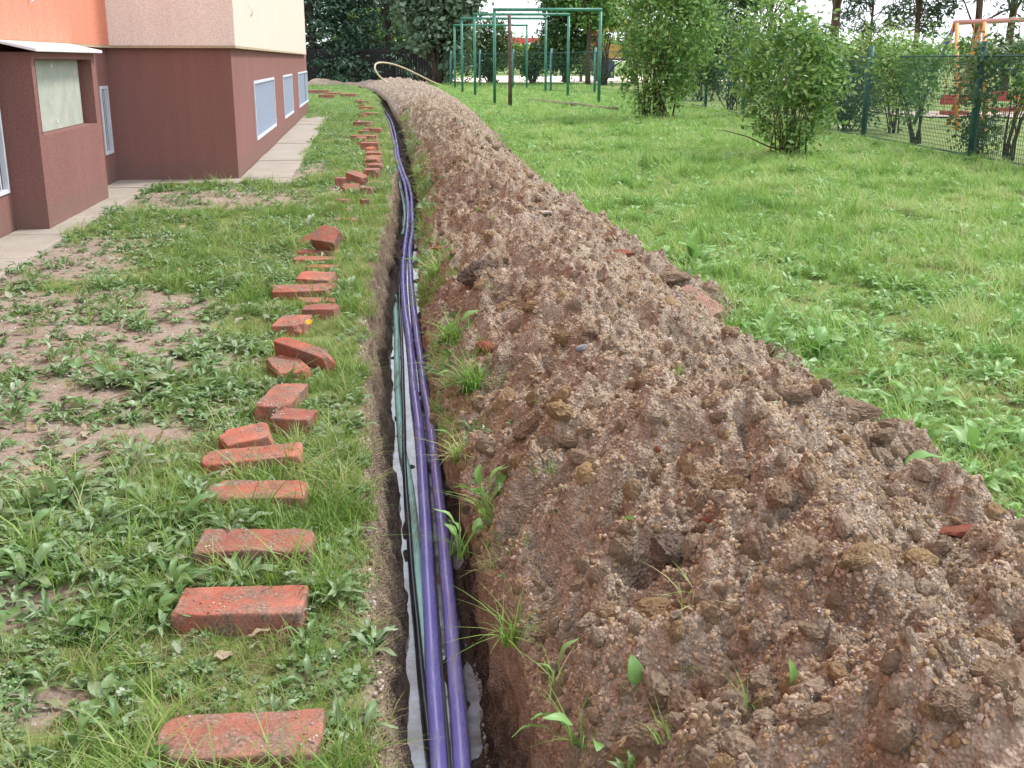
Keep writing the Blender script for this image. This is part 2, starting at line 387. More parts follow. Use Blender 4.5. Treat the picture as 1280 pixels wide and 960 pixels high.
# ------------------------------------------------------------------ scatter through geometry nodes
def scatter(name, protos, P, rot, scl, idx, kind='stuff'):
    pc = bpy.data.collections.new(name + '_kinds')
    for i, me in enumerate(protos):
        pc.objects.link(bpy.data.objects.new('%s_kind_%02d' % (name, i), me))
    me = bpy.data.meshes.new(name); n = len(P)
    me.vertices.add(n); me.vertices.foreach_set('co', np.asarray(P, np.float32).ravel())
    a = me.attributes.new('rot', 'FLOAT_VECTOR', 'POINT'); a.data.foreach_set('vector', np.asarray(rot, np.float32).ravel())
    a = me.attributes.new('scl', 'FLOAT', 'POINT'); a.data.foreach_set('value', np.asarray(scl, np.float32))
    a = me.attributes.new('idx', 'INT', 'POINT'); a.data.foreach_set('value', np.asarray(idx, np.int32))
    ng = bpy.data.node_groups.new(name, 'GeometryNodeTree')
    ng.interface.new_socket('Geometry', in_out='INPUT', socket_type='NodeSocketGeometry')
    ng.interface.new_socket('Geometry', in_out='OUTPUT', socket_type='NodeSocketGeometry')
    gi = ng.nodes.new('NodeGroupInput'); go = ng.nodes.new('NodeGroupOutput'); ip = ng.nodes.new('GeometryNodeInstanceOnPoints')
    ci = ng.nodes.new('GeometryNodeCollectionInfo'); ci.inputs['Collection'].default_value = pc
    ci.inputs['Separate Children'].default_value = True; ci.inputs['Reset Children'].default_value = True
    def na(n_, ty):
        q = ng.nodes.new('GeometryNodeInputNamedAttribute'); q.data_type = ty; q.inputs['Name'].default_value = n_
        return q.outputs['Attribute']
    ip.inputs['Pick Instance'].default_value = True
    ng.links.new(gi.outputs[0], ip.inputs['Points']); ng.links.new(ci.outputs[0], ip.inputs['Instance'])
    ng.links.new(na('idx', 'INT'), ip.inputs['Instance Index']); ng.links.new(na('scl', 'FLOAT'), ip.inputs['Scale'])
    er = ng.nodes.new('FunctionNodeEulerToRotation'); ng.links.new(na('rot', 'FLOAT_VECTOR'), er.inputs[0]); ng.links.new(er.outputs[0], ip.inputs['Rotation'])
    ng.links.new(ip.outputs[0], go.inputs[0])
    o = obj(name, me); mo = o.modifiers.new('scatter', 'NODES'); mo.node_group = ng
    return tag(o, kind=kind)

def rock_mesh(name, mat, seed, sub=2, amp=.35, flat=.7, facet=True):
    bm = bmesh.new(); bmesh.ops.create_icosphere(bm, subdivisions=sub, radius=1)
    r = random.Random(seed); off = Vector((r.random()*50, r.random()*50, r.random()*50))
    from mathutils import noise as mn
    sc = Vector((r.uniform(.8, 1.2), r.uniform(.7, 1.1), r.uniform(flat*.8, flat*1.2)))
    pl = [(Vector((r.gauss(0,1), r.gauss(0,1), r.gauss(0,1))).normalized(), r.uniform(.6, .9)) for _ in range(7)]
    for v in bm.verts:
        p = v.co.copy(); p *= 1 + amp*mn.noise(p*1.3+off) + amp*.45*mn.noise(p*3.1+off) + (amp*.3*mn.noise(p*8+off) if sub > 2 else 0)
        if facet:
            for n_, d_ in pl:
                q = p.dot(n_)
                if q > d_: p -= n_*(q-d_)*.85
        v.co = Vector((p.x*sc.x, p.y*sc.y, p.z*sc.z))
    me = bpy.data.meshes.new(name); bm.to_mesh(me); bm.free(); me.materials.append(mat)
    for p in me.polygons: p.use_smooth = sub > 2
    return me

def clod_mesh(name, mat, seed, sub=4, flat=.75):
    bm = bmesh.new(); bmesh.ops.create_icosphere(bm, subdivisions=sub, radius=1); r = random.Random(seed)
    from mathutils import noise as mn
    off = Vector((r.random()*50, r.random()*50, r.random()*50)); sc = Vector((r.uniform(.8, 1.25), r.uniform(.65, 1), r.uniform(flat*.8, flat*1.1)))
    pl = [(Vector((r.gauss(0,1), r.gauss(0,1), r.gauss(0,1))).normalized(), r.uniform(.68, .92)) for _ in range(6)]
    for v in bm.verts:
        p = v.co.copy(); n0 = p.copy()
        for n_, d_ in pl:
            q = p.dot(n_)
            if q > d_: p -= n_*(q-d_)*.9
        h = .16*mn.noise(p*1.6+off) + .13*mn.noise(p*3.7+off) + .14*abs(mn.noise(p*6.5+off)) + .10*mn.noise(p*12+off) + .06*mn.noise(p*24+off)
        v.co = Vector(((p+n0*h).x*sc.x, (p+n0*h).y*sc.y, (p+n0*h).z*sc.z))
    me = bpy.data.meshes.new(name); bm.to_mesh(me); bm.free(); me.materials.append(mat)
    for p in me.polygons: p.use_smooth = False
    return me
def clodmat(name, cols):
    m, t, b = newmat(name, .95, .1); v = t.nodes.new('ShaderNodeTexCoord').outputs['Object']
    r0 = N(t, 'ShaderNodeObjectInfo').outputs['Random']; c = ramp(t, r0, [((i+.5)/len(cols), x) for i, x in enumerate(cols)])
    k = ramp(t, noi(t, 5, 6, .75, v), [(.3, (.6,.58,.56)), (.5, (1,1,1)), (.68, (1.4,1.4,1.4))])
    t.links.new(mixc(t, 1.0, c, k, 'MULTIPLY'), b.inputs['Base Color']); bump(t, b, noi(t, 16, 5, .75, v), .8, .06); return m
M['clodmix'] = clodmat('soil_clod', [(.44,.335,.235),(.52,.415,.30),(.54,.375,.20),(.47,.36,.255),(.57,.46,.35),(.42,.31,.21)])
# crumbs and gravel on the heap
clodm = [clod_mesh('clod', M['clodmix'], 150+i, 4) for i in range(5)]
crumbs = [rock_mesh('crumb', M['crumb'], 100+i, 1 if i < 4 else 2, .5, .75) for i in range(7)]
pebs = [rock_mesh('pebble', M['pebble'], 200+i, 1, .25, .7) for i in range(4)]
def heap_points(n, ymax, pw):
    u = rng.random(n); y0 = 1.25
    Yq = (y0**(1-pw) + u*(ymax**(1-pw)-y0**(1-pw)))**(1/(1-pw)); s_ = rng.uniform(-.01, 1.05, n)
    x, z = mound_xyz(Yq, s_); return np.stack([x, Yq, z], 1)
P1 = heap_points(120000, 26, 1.65)
sc1 = (.0022 + .0075*rng.random(len(P1))**4.0)*np.clip((P1[:, 1]/3)**.5, .8, 1.6)
P2 = heap_points(3800, 20, 1.4); sc2 = .007+.024*rng.random(len(P2))**4
P4 = heap_points(240, 16, 1.2); P4 = P4[(P4[:, 0]-XR(P4[:, 1]) > .06)]; sc4 = .020+.036*rng.random(len(P4))**2; P4[:, 2] -= sc4*.35
P3 = heap_points(15000, 20, 1.7); sc3 = (.0016+.0042*rng.random(len(P3))**3)*np.clip((P3[:, 1]/3)**.5, .8, 2)
P = np.concatenate([P1, P2, P3, P4]); sc = np.concatenate([sc1, sc2, sc3, sc4])
idx = np.concatenate([rng.integers(0, 7, len(P1)), rng.integers(11, 16, len(P2)), rng.integers(7, 11, len(P3)), rng.integers(11, 16, len(P4))])
scatter('soil_crumbs', crumbs+pebs+clodm, P, rng.uniform(0, 6.28, (len(P), 3)), sc, idx)

# ------------------------------------------------------------------ bricks laid as stepping stones
m, t, b = newmat('red_brick', .85, .25)
v = t.nodes.new('ShaderNodeTexCoord').outputs['Object']
oi = N(t, 'ShaderNodeObjectInfo')
base = ramp(t, noi(t, 9, 5, .6, v), [(.3, (.29,.095,.062)), (.52, (.385,.15,.105)), (.75, (.45,.235,.185))])
tone = ramp(t, oi.outputs['Random'], [(0, (.62,.55,.55)), (.35, (1,.95,.9)), (.7, (1.12,.82,.70)), (1, (.72,.82,.85))])
base = mixc(t, .8, base, tone, 'MULTIPLY')
vadd = N(t, 'ShaderNodeVectorMath', operation='ADD'); t.links.new(v, vadd.inputs[0])
cmb = N(t, 'ShaderNodeCombineXYZ'); mm = N(t, 'ShaderNodeMath', operation='MULTIPLY'); mm.inputs[1].default_value = 37; t.links.new(oi.outputs['Random'], mm.inputs[0])
t.links.new(mm.outputs[0], cmb.inputs[0]); t.links.new(cmb.outputs[0], vadd.inputs[1])
mud = ramp(t, noi(t, 10, 8, .72, vadd.outputs[0]), [(.44, (0,0,0)), (.60, (.95,.95,.95))])
fine = ramp(t, noi(t, 130, 3, .7, v), [(.35, (.10,.07,.05)), (.6, (.25,.19,.15)), (.75, (.45,.38,.33))])
base = mixc(t, mud, base, fine)
pit = ramp(t, noi(t, 220, 2, .5, v), [(.30, (.35,.35,.35)), (.42, (1,1,1))])
base = mixc(t, .6, base, pit, 'MULTIPLY')
t.links.new(base, b.inputs['Base Color'])
hh = N(t, 'ShaderNodeMath', operation='ADD'); t.links.new(noi(t, 120, 5, .7, v), hh.inputs[0]); t.links.new(mud, hh.inputs[1])
bump(t, b, hh.outputs[0], .5, .003)
M['brick'] = m
M['muddy_brick'] = soil_mat('muddy_brick', [(.33,.17,.125),(.36,.23,.175),(.30,.24,.19)], .5)
from mathutils import noise as mn
def brick_mesh(L, W, H, seed, broken=0):
    bm = bmesh.new(); r = random.Random(seed)
    bmesh.ops.create_cube(bm, size=1); bmesh.ops.scale(bm, vec=(L, W, H), verts=bm.verts)
    rd = .006
    for nax, cnt in (((1,0,0), max(4, int(L/.018))), ((0,1,0), 7), ((0,0,1), 4)):
        n_ = Vector(nax); ext = (L, W, H)[nax.index(1)]
        for d_ in [-ext/2+rd*.35, -ext/2+rd, ext/2-rd, ext/2-rd*.35] + [-ext/2+ext*k/cnt for k in range(1, cnt)]:
            bmesh.ops.bisect_plane(bm, geom=bm.verts[:]+bm.edges[:]+bm.faces[:], plane_co=n_*d_, plane_no=n_)
    for v_ in bm.verts:
        q = Vector([max(-e/2+rd, min(e/2-rd, c)) for e, c in zip((L, W, H), v_.co)]); d = v_.co-q
        if d.length > rd: v_.co = q + d.normalized()*rd
    if broken:
        sg = 1 if broken > 0 else -1
        for q in range(2):
            n_ = Vector((sg, r.uniform(-.55, .55), r.uniform(-.3, .4))).normalized()
            g = bmesh.ops.bisect_plane(bm, geom=bm.verts[:]+bm.edges[:]+bm.faces[:], plane_co=Vector((sg*L*r.uniform(.36, .44), 0, 0)), plane_no=n_, clear_outer=True)
            e = [x for x in g['geom_cut'] if isinstance(x, bmesh.types.BMEdge)]
            if e:
                try: bmesh.ops.contextual_create(bm, geom=e)
                except Exception: pass
    off = Vector((seed*3.7, seed*1.3, 0))
    ch = [Vector((r.choice((-1,1))*L/2, r.choice((-1,1))*W/2, H/2*r.choice((-1,1,1)))) for _ in range(4)]
    for v_ in bm.verts:
        p = v_.co
        d = Vector((mn.noise(p*28+off), mn.noise(p*28+off+Vector((9,9,9))), mn.noise(p*28+off+Vector((3,7,1)))))*.0028
        d += Vector((mn.noise(p*9+off), mn.noise(p*9-off), mn.noise(p*9+off*2)))*.003
        for c_ in ch:
            q = (p-c_).length; rr = .022
            if q < rr*1.6: d += -c_.normalized()*(rr*1.6-q)*.45
        v_.co = p+d
    bmesh.ops.recalc_face_normals(bm, faces=bm.faces)
    me = bpy.data.meshes.new('brick'); bm.to_mesh(me); bm.free(); me.materials.append(M['brick'])
    return me
BRICKS = []    # footprints, kept clear of grass
def brick(px, py, L, W, yaw, label, H=.065, tilt=(0,0), top=.042, broken=0, grp='bricks laid in a line along the trench'):
    """(px,py): the middle of the upper face"""
    g = G(px, py, top); o = obj('brick', brick_mesh(L, W, H, len(BRICKS)+3, broken), None, (g.x, g.y, top-H/2), (math.radians(tilt[0]), math.radians(tilt[1]), math.radians(yaw)))
    tag(o, label, 'brick', grp); BRICKS.append((g.x, g.y, L, W, math.radians(yaw), top, o)); return o
B = brick
B(300,916,.295,.142,4, 'large red brick with a dark muddy corner, lowest in the whole row')
B(302,749,.285,.14,2, 'red brick with mud along its back edge, second from the bottom of the picture')
B(320,674,.285,.14,1, 'red brick with a scratched muddy middle, third from the bottom of the picture', top=.058)
B(321,611,.28,.14,2, 'red brick under a band of grey grit, fourth from the bottom of the picture', top=.058)
B(316,566,.30,.10,11, 'orange red brick rounded at one end, between gritty brick and broken brick', tilt=(6,-3), top=.06)
B(313,540,.19,.15,28, 'broken dull red brick with pointed end touching the orange red brick', tilt=(0,-4), top=.06, broken=1)
B(365,517,.15,.12,-8, 'half brick with jagged front beside a brick pointing away', top=.055, broken=-1)
B(352,493,.29,.125,86, 'bright red brick laid lengthways, pointing away along the row', top=.055)
B(360,454,.265,.13,114, 'bright red brick laid askew beneath the propped brick', top=.055)
B(380,431,.275,.06,-31, 'dark red brick propped on edge against the askew brick', tilt=(16,9), top=.105, H=.095)
B(365,400,.24,.14,88, 'square looking red brick next to a yellow dandelion', top=.055)
B(405,383,.20,.13,4, 'small grey dusted brick just beyond the dandelion', top=.05, broken=1)
B(392,374,.22,.12,6, 'half sunk pinkish brick in grass beyond the grey dusted brick', top=.03, broken=-1)
B(378,359,.31,.13,8, 'long dark red brick lying below a crumbling brick', top=.055, tilt=(6,0))
B(398,344,.22,.14,-3, 'crumbling dark red brick resting against a long brick', top=.07, broken=1, tilt=(8,3))
B(404,332,.20,.10,4, 'thin sliver of brick showing above the crumbling one', top=.03)
B(395,322,.28,.12,0, 'low grassy brick with only its dusty top showing', top=.03)
B(398,313,.27,.12,3, 'low dusty brick just in front of the red brick block', top=.03)
B(408,289,.16,.14,-14, 'dark red brick block standing tilted over a black gap', tilt=(38,8), top=.15, H=.10)
B(386,297,.16,.09,38, 'brown brick fragment leaning on the tilted brick block', tilt=(10,-20), top=.06, broken=-1)
B(381,277,.06,.05,15, 'small brown brick chip in grass beyond the tilted block', top=.045, H=.04)
B(432,273,.19,.14,3, 'flat pale red brick level with the lawn above the tilted block', top=.02)
B(428,261,.22,.10,-2, 'mossy flat brick sunk in grass on the middle of the row', top=.015)
B(428,249,.13,.10,0, 'pale stub of brick in grass below the small brick pile', top=.03)
B(456,249,.07,.07,20, 'small bright orange brick chip below the small brick pile', top=.05, H=.05)
B(428,222,.15,.12,10, 'brown brick at the side of the small pile', top=.10, H=.09)
B(446,217,.19,.12,-18, 'tilted pale brown brick on top of the small pile', tilt=(10,16), top=.17, H=.07)
B(440,232,.18,.12,-8, 'grey green brick at the foot of the small pile', tilt=(20,0), top=.09, H=.08, broken=1)
B(458,234,.13,.10,0, 'orange brick end poking from the small pile', top=.06)
B(462,227,.22,.13,18, 'flat grey brick beneath the small pile', top=.03)
far_lab = ['pale brick end just beyond the small pile', 'red edged brick second beyond the small pile', 'stacked flat brick third beyond the small pile',
 'dusty brick where two trench cables come together', 'flat orange brick alone in grass by the cable bend', 'dull pink brick beside the trench bend', 'bright orange brick near the far trench end',
 'brown brick between two orange ones near the far trench end', 'orange brick just short of the dark trench end', 'pale brick at the far end of the row', 'small red brick last in the row']
for (px, py, L, yaw), lb in zip([(465,211,.16,0),(469,205,.17,3),(468,198,.17,-3),(467,190,.2,0),(462,178,.25,4),(455,169,.4,0),(454,152,.34,-4),(466,160,.3,2),(464,141,.3,5),(458,133,.35,0),(452,126,.4,0)], far_lab):
    B(px, py, L, .2, yaw, lb, top=.10, H=.13)
ORD = 'first second third fourth fifth sixth seventh eighth ninth tenth eleventh twelfth thirteenth fourteenth fifteenth sixteenth seventeenth eighteenth nineteenth twentieth twenty-first twenty-second'.split()
for k_ in range(22):
    py = 118 + 88*(k_/22.0)**.8 + R.uniform(-2, 2); cx_ = np.interp(py, [112,150,200,250], [447,458,464,440]) + R.uniform(-10, 8)
    B(cx_, py, R.uniform(.12, .24), R.uniform(.1, .16), R.uniform(-35, 35), ORD[21-k_] + ' broken brick piece counted from the small pile towards the board fence', top=R.uniform(.06, .10), H=.12, tilt=(R.uniform(-10, 14), R.uniform(-12, 12)), broken=R.choice((-1, 1)), grp='broken brick pieces in the distant stretch of the row')
for i, (px, py, L, yaw, lb) in enumerate([(398,112.5,.8,5,'largest orange brick slab in the far row by the house corner'),(417,115.5,.6,0,'orange brick in the far row next to the largest slab'),(436,117,.55,-4,'dusty orange brick ending the far row towards the trench'),(408,118,.5,8,'half hidden orange brick in front of the far row')]):
    B(px, py, L, .35, yaw, lb, top=.14, H=.14, grp='bricks in the far heap')
# ------------------------------------------------------------------ ducts and cables in the trench
def catmull(pts, n=8):
    P_ = [pts[0]*2-pts[1]] + pts + [pts[-1]*2-pts[-2]]; o = []
    for i in range(1, len(P_)-2):
        a, b_, c_, d = P_[i-1:i+3]
        for k in range(n):
            t_ = k/n; o.append(.5*((2*b_) + (c_-a)*t_ + (2*a-5*b_+4*c_-d)*t_*t_ + (3*b_-a-3*c_+d)*t_**3))
    return o + [pts[-1]]
def duct_mat(name, cols, mudc, amt, rough=.4, spec=.5, ring=False):
    m, t, b = newmat(name, rough, spec)
    v = t.nodes.new('ShaderNodeTexCoord').outputs['Object']
    c = ramp(t, noi(t, 5, 5, .6, v), [(.3, cols[0]), (.7, cols[1])])
    mp = N(t, 'ShaderNodeMapping'); mp.inputs['Scale'].default_value = (22, 2.2, 22); t.links.new(v, mp.inputs['Vector'])
    md = ramp(t, noi(t, 1.0, 7, .68, mp.outputs[0]), [(.60-amt, (0,0,0)), (.70-amt*.6, (1,1,1))])
    k = N(t, 'ShaderNodeMath', operation='MULTIPLY'); t.links.new(md, k.inputs[0]); k.inputs[1].default_value = .8
    t.links.new(mixc(t, k.outputs[0], c, mudc), b.inputs['Base Color'])
    rr = N(t, 'ShaderNodeMapRange'); rr.inputs['To Min'].default_value = rough; rr.inputs['To Max'].default_value = .85; t.links.new(md, rr.inputs['Value']); t.links.new(rr.outputs[0], b.inputs['Roughness'])
    bump(t, b, md, .25, .002); return m
M['purple'] = duct_mat('purple_duct', [(.29,.26,.74),(.38,.345,.85)], (.40,.34,.36), .085, .25, 1.0)
M['green_duct'] = duct_mat('pale_green_duct', [(.34,.66,.54),(.48,.78,.66)], (.24,.21,.15), .10, .5)
M['black_duct'] = duct_mat('black_duct', [(.012,.014,.02),(.03,.032,.04)], (.16,.12,.09), .06, .3)
M['grey_duct'] = duct_mat('grey_duct', [(.13,.13,.14),(.2,.2,.2)], (.16,.12,.09), .1, .4)
def duct(pts, z, rad, mat, label, far_z=None, corr=False):
    g = [G(a, b_, (z + .10*min(1, max(0, (300-b_)/90.0))) if len(q) == 0 else q[0]) for a, b_, *q in pts]
    a, b_ = g[0], g[1]; d = (a-b_).normalized(); g = [a+d*2.5+Vector((.02,0,0)), a+d*1.2] + g
    c_ = catmull(g, 7)
    c_ = [p + Vector((.003*mn.noise(p*2), 0, .006*mn.noise(p*1.7))) for p in c_]
    mb = MB(); mb.tube(c_, rad, 12); o = mb.build('cable_duct', mat, None, smooth=True)
    return tag(o, label, 'duct', 'ducts lying in the trench')
zz = -.405
duct([(549,960),(543,870),(537,760),(532,660),(526,560),(522,520),(517,480),(513.5,440),(511,420),(506,380),(503.6,340),(505.7,310),(509,288),(510.5,262),(508.5,245),(505.5,228),(500,214),(495,197),(493.5,182),(489.5,165),(486,152),(480,143,-.42),(475,136,-.55)], zz, .0215, M['purple'], 'purple plastic duct closer to the bricks of the two thick purple ones')
duct([(578,960),(571,870),(562,760),(553,660),(543,570),(537,520),(530,480),(525,440),(521.5,420),(516.7,380),(513,340),(512.5,310),(516,288),(515.5,262),(514.5,245),(511,230),(504.5,215),(498.5,197),(496.5,182),(493.5,165),(490,153),(485,143,-.42),(480,136,-.55)], zz, .0215, M['purple'], 'purple plastic duct next to the soil heap of the two thick purple ones')
duct([(548,960),(540,900),(531,815),(524,740),(520,690),(515,630),(509,590),(503,560),(498.5,510),(496.5,460),(495,400),(493.6,366),(492.6,338),(494,316),(499.5,300),(505,283),(506,263),(501.8,240),(497,222),(493,210),(492,197),(491,182),(488,168),(483,152)], -.425, .0165, M['green_duct'], 'pale green mud flecked duct curving beside the purple pair')
duct([(540,960),(533,900),(525,820),(514,700),(508,620),(505,560),(504,500),(502.5,440),(500,390),(499,350),(500.5,325),(504,305),(507,285),(508,263),(504,243),(500,225),(496,210),(493,195),(491,180),(488,166)], -.415, .0105, M['black_duct'], 'thin black cable running along the green duct')
duct([(561,960),(556,900),(548,800),(541,700),(534,600),(527,540),(521,500),(517,460),(513,420),(509,380),(507,345),(508.5,310),(511,285),(511.5,262),(510,245)], -.44, .008, M['grey_duct'], 'thin grey cable lying low between the two purple ducts')

# ------------------------------------------------------------------ apartment house, pavement
def render_mat(name, col, s=260, b_=.6, var=.12, drt=False):
    m, t, b = newmat(name, .92, .15)
    v = t.nodes.new('ShaderNodeTexCoord').outputs['Object']
    c = ramp(t, noi(t, 1.2, 5, .6, v), [(.3, [x*(1-var) for x in col]), (.7, [x*(1+var) for x in col])])
    c = mixc(t, .65, c, ramp(t, noi(t, 95, 3, .75, v), [(.35, [x*.5 for x in col]), (.65, [min(1, x*1.5) for x in col])]))
    sx = N(t, 'ShaderNodeSeparateXYZ'); t.links.new(v, sx.inputs[0])
    ad = N(t, 'ShaderNodeMath', operation='ADD'); t.links.new(sx.outputs['Z'], ad.inputs[0]); n1 = N(t, 'ShaderNodeMath', operation='MULTIPLY'); t.links.new(noi(t, 5, 6, .7, v), n1.inputs[0]); n1.inputs[1].default_value = -.30; t.links.new(n1.outputs[0], ad.inputs[1])
    dirt = ramp(t, ad.outputs[0], [(0, (.42,.42,.42)), (.10, (0,0,0))]) if drt else None
    mpv = N(t, 'ShaderNodeMapping'); mpv.inputs['Scale'].default_value = (7, 7, .5); t.links.new(v, mpv.inputs['Vector'])
    c = mixc(t, .22, c, ramp(t, noi(t, 1, 6, .7, mpv.outputs[0]), [(.3, [x*.6 for x in col]), (.7, [min(1, x*1.2) for x in col])]))
    if drt: c = mixc(t, dirt, c, (.17,.125,.10))
    t.links.new(c, b.inputs['Base Color']); bump(t, b, noi(t, s, 3, .6, v), b_, .004); return m
M['plinth'] = render_mat('brown_roughcast', (.245,.122,.108), 160, 1.0, drt=True)
M['orange'] = render_mat('orange_render', (.66,.245,.165), 200, .2, .05)
M['peach_lifted'] = render_mat('peach_render_lifted', (.95,.73,.63), 200, .2, .03)  # near the cream in hue, coloured lighter to offset this face's shade
M['cream'] = render_mat('cream_render', (.74,.555,.475), 200, .2, .03)
M['yellowtrim'] = simple('yellow_trim', (.42,.34,.22), .6)
M['frame'] = simple('grey_white_frame', (.60,.63,.68), .45, .08)
M['metalw'] = simple('white_metal', (.72,.76,.78), .35, .06, spec=.5)
M['mesh'] = simple('galvanised_louvre', (.36,.41,.50), .5, .15, 30)
M['dark'] = simple('dark_inside', (.03,.028,.03), .5)
m, t, b = newmat('weathered_board', .7, .3)
v = t.nodes.new('ShaderNodeTexCoord').outputs['Object']
c = ramp(t, noi(t, 6, 6, .6, v), [(.3, (.30,.34,.29)), (.6, (.40,.43,.37))])
c = mixc(t, ramp(t, noi(t, 14, 2, .5, v), [(.66, (0,0,0)), (.69, (1,1,1))]), c, (.56,.42,.36))
c = mixc(t, ramp(t, noi(t, 11, 4, .6, v, 1.2), [(.68, (0,0,0)), (.72, (1,1,1))]), c, (.40,.24,.18))
t.links.new(c, b.inputs['Base Color']); M['board'] = m

C0 = G(299, 226.5); RZ = math.radians(7.35)
hs = empty('apartment_house', C0, RZ, 'apartment house with brown rough plinth and orange and cream walls above', 'building')
ZP, ZU, TOP = 1.335, 1.33, 8.6
WX = -1.22          # the set-back wall
# plinth: one shell with window openings let in
def wall_open(x0, y0, x1, y1, z0, z1, holes, th, name, mat):
    """upright wall from (x0,y0) to (x1,y1), outer face on the right hand of that way; holes: (a0,a1,h0,h1) along it"""
    L = math.hypot(x1-x0, y1-y0); dx, dy = (x1-x0)/L, (y1-y0)/L; nx, ny = dy, -dx
    us = sorted({0, L, *[h[0] for h in holes], *[h[1] for h in holes]}); zs = sorted({z0, z1, *[h[2] for h in holes], *[h[3] for h in holes]})
    mb = MB()
    def pt(u_, d_, z_): return (x0+dx*u_-nx*d_, y0+dy*u_-ny*d_, z_)
    def hole(u_, z_): return any(h[0] < u_ < h[1] and h[2] < z_ < h[3] for h in holes)
    for i in range(len(us)-1):
        for j in range(len(zs)-1):
            if hole((us[i]+us[i+1])/2, (zs[j]+zs[j+1])/2): continue
            a, b_, c_, d_ = us[i], us[i+1], zs[j], zs[j+1]
            mb.add([pt(a,0,c_), pt(b_,0,c_), pt(b_,0,d_), pt(a,0,d_)], [(0,1,2,3)])
    for a, b_, c_, d_ in holes:
        for (p, q) in (((a,c_),(b_,c_)),((b_,c_),(b_,d_)),((b_,d_),(a,d_)),((a,d_),(a,c_))):
            mb.add([pt(p[0],0,p[1]), pt(q[0],0,q[1]), pt(q[0],th,q[1]), pt(p[0],th,p[1])], [(0,1,2,3)])
    mb.add([pt(0,th,z0), pt(L,th,z0), pt(L,th,z1), pt(0,th,z1)], [(0,1,2,3)])
    mb.add([pt(0,0,z1), pt(L,0,z1), pt(L,th,z1), pt(0,th,z1)], [(0,1,2,3)])
    return mb.build(name, mat, hs)
inv = Matrix.Rotation(-RZ, 3, 'Z')
def loc_on(px, py, xw):
    """local (y, z) where a sight line meets the plane local x = xw"""
    o_ = inv @ (Vector((0,0,CAM_H)) - C0); rx, up = px-640.0, 480.0-py
    d = inv @ Vector((rx, F*math.cos(TH)+up*math.sin(TH), -F*math.sin(TH)+up*math.cos(TH)))
    k = (xw-o_.x)/d.x; p = o_+d*k; return p.y, p.z
def rect_on(xw, l, r, tl, bl):
    """opening on plane xw: near edge px l, far edge px r, top/bottom rows at near edge"""
    y0, z1 = loc_on(l, tl, xw); _, z0 = loc_on(l, bl, xw); y1, _ = loc_on(r, tl, xw); return y0, y1, z0, z1
win = [rect_on(0, 316.5, 342, 101, 176), rect_on(0, 353, 364.5, 93.5, 150.5), rect_on(0, 372, 383.5, 91.5, 139.5)]
Z0w = np.mean([w_[2] for w_ in win]); Z1w = np.mean([w_[3] for w_ in win])
win = [(a, b_, Z0w, Z1w) for a, b_, _, _ in win]
wall_open(0, 0, 0, 15, -.3, ZP, [(a, b_, c_, d_) for a, b_, c_, d_ in win], .12, 'plinth_wall', M['plinth'])
wall_open(WX, 0, 0, 0, -.3, ZP, [], .12, 'plinth_wall', M['plinth'])
wy0, wy1, wz0, wz1 = rect_on(WX, 123.5, 142.5, 108, 197.5)
ly0, ly1, lz0, lz1 = rect_on(WX, -28, 12, 60, 240)
ly0, _ = loc_on(-60, 100, WX); ly1, lzb = loc_on(11, 241, WX); lzt = .95
wy1 = min(wy1, -.08)
YA = -14
wall_open(WX, YA, WX, 0, -.3, ZP, [(wy0-YA, wy1-YA, wz0, wz1), (ly0-YA, ly1-YA, lzb, lzt)], .12, 'plinth_wall', M['plinth'])
wall_open(0, 15, -8, 15, -.3, ZP, [], .12, 'plinth_wall', M['plinth'])
# upper walls overhang a little
ov = .055
def slab(x0, y0, x1, y1, z0, z1, name, mat): return MB().box(x0, y0, z0, x1, y1, z1).build(name, mat, hs)
slab(WX-.3, -ov, ov-.003, .2, ZU+.02, TOP, 'upper_wall', M['peach_lifted'])
slab(ov-.298, -ov+.003, ov, 15+ov, ZU+.02, TOP, 'upper_wall', M['cream'])
slab(WX-.3, YA, WX+ov, -ov-.003, ZU+.02, TOP, 'upper_wall', M['orange'])
slab(-8, 14.8, ov-.303, 15+ov, ZU+.02, TOP, 'upper_wall', M['cream'])
slab(-8, YA, WX-.31, 14.79, TOP-.3, TOP-.1, 'roof', M['frame'])
slab(WX-.25, -ov-.006, ov+.002, 0, ZU-.004, ZU+.018, 'base_trim', M['yellowtrim'])
slab(.002, .002, ov+.006, 15+ov+.006, ZU-.004, ZU+.018, 'base_trim', M['yellowtrim'])
slab(WX+.002, YA, WX+ov+.004, -ov-.01, ZU-.004, ZU+.018, 'base_trim', M['yellowtrim'])
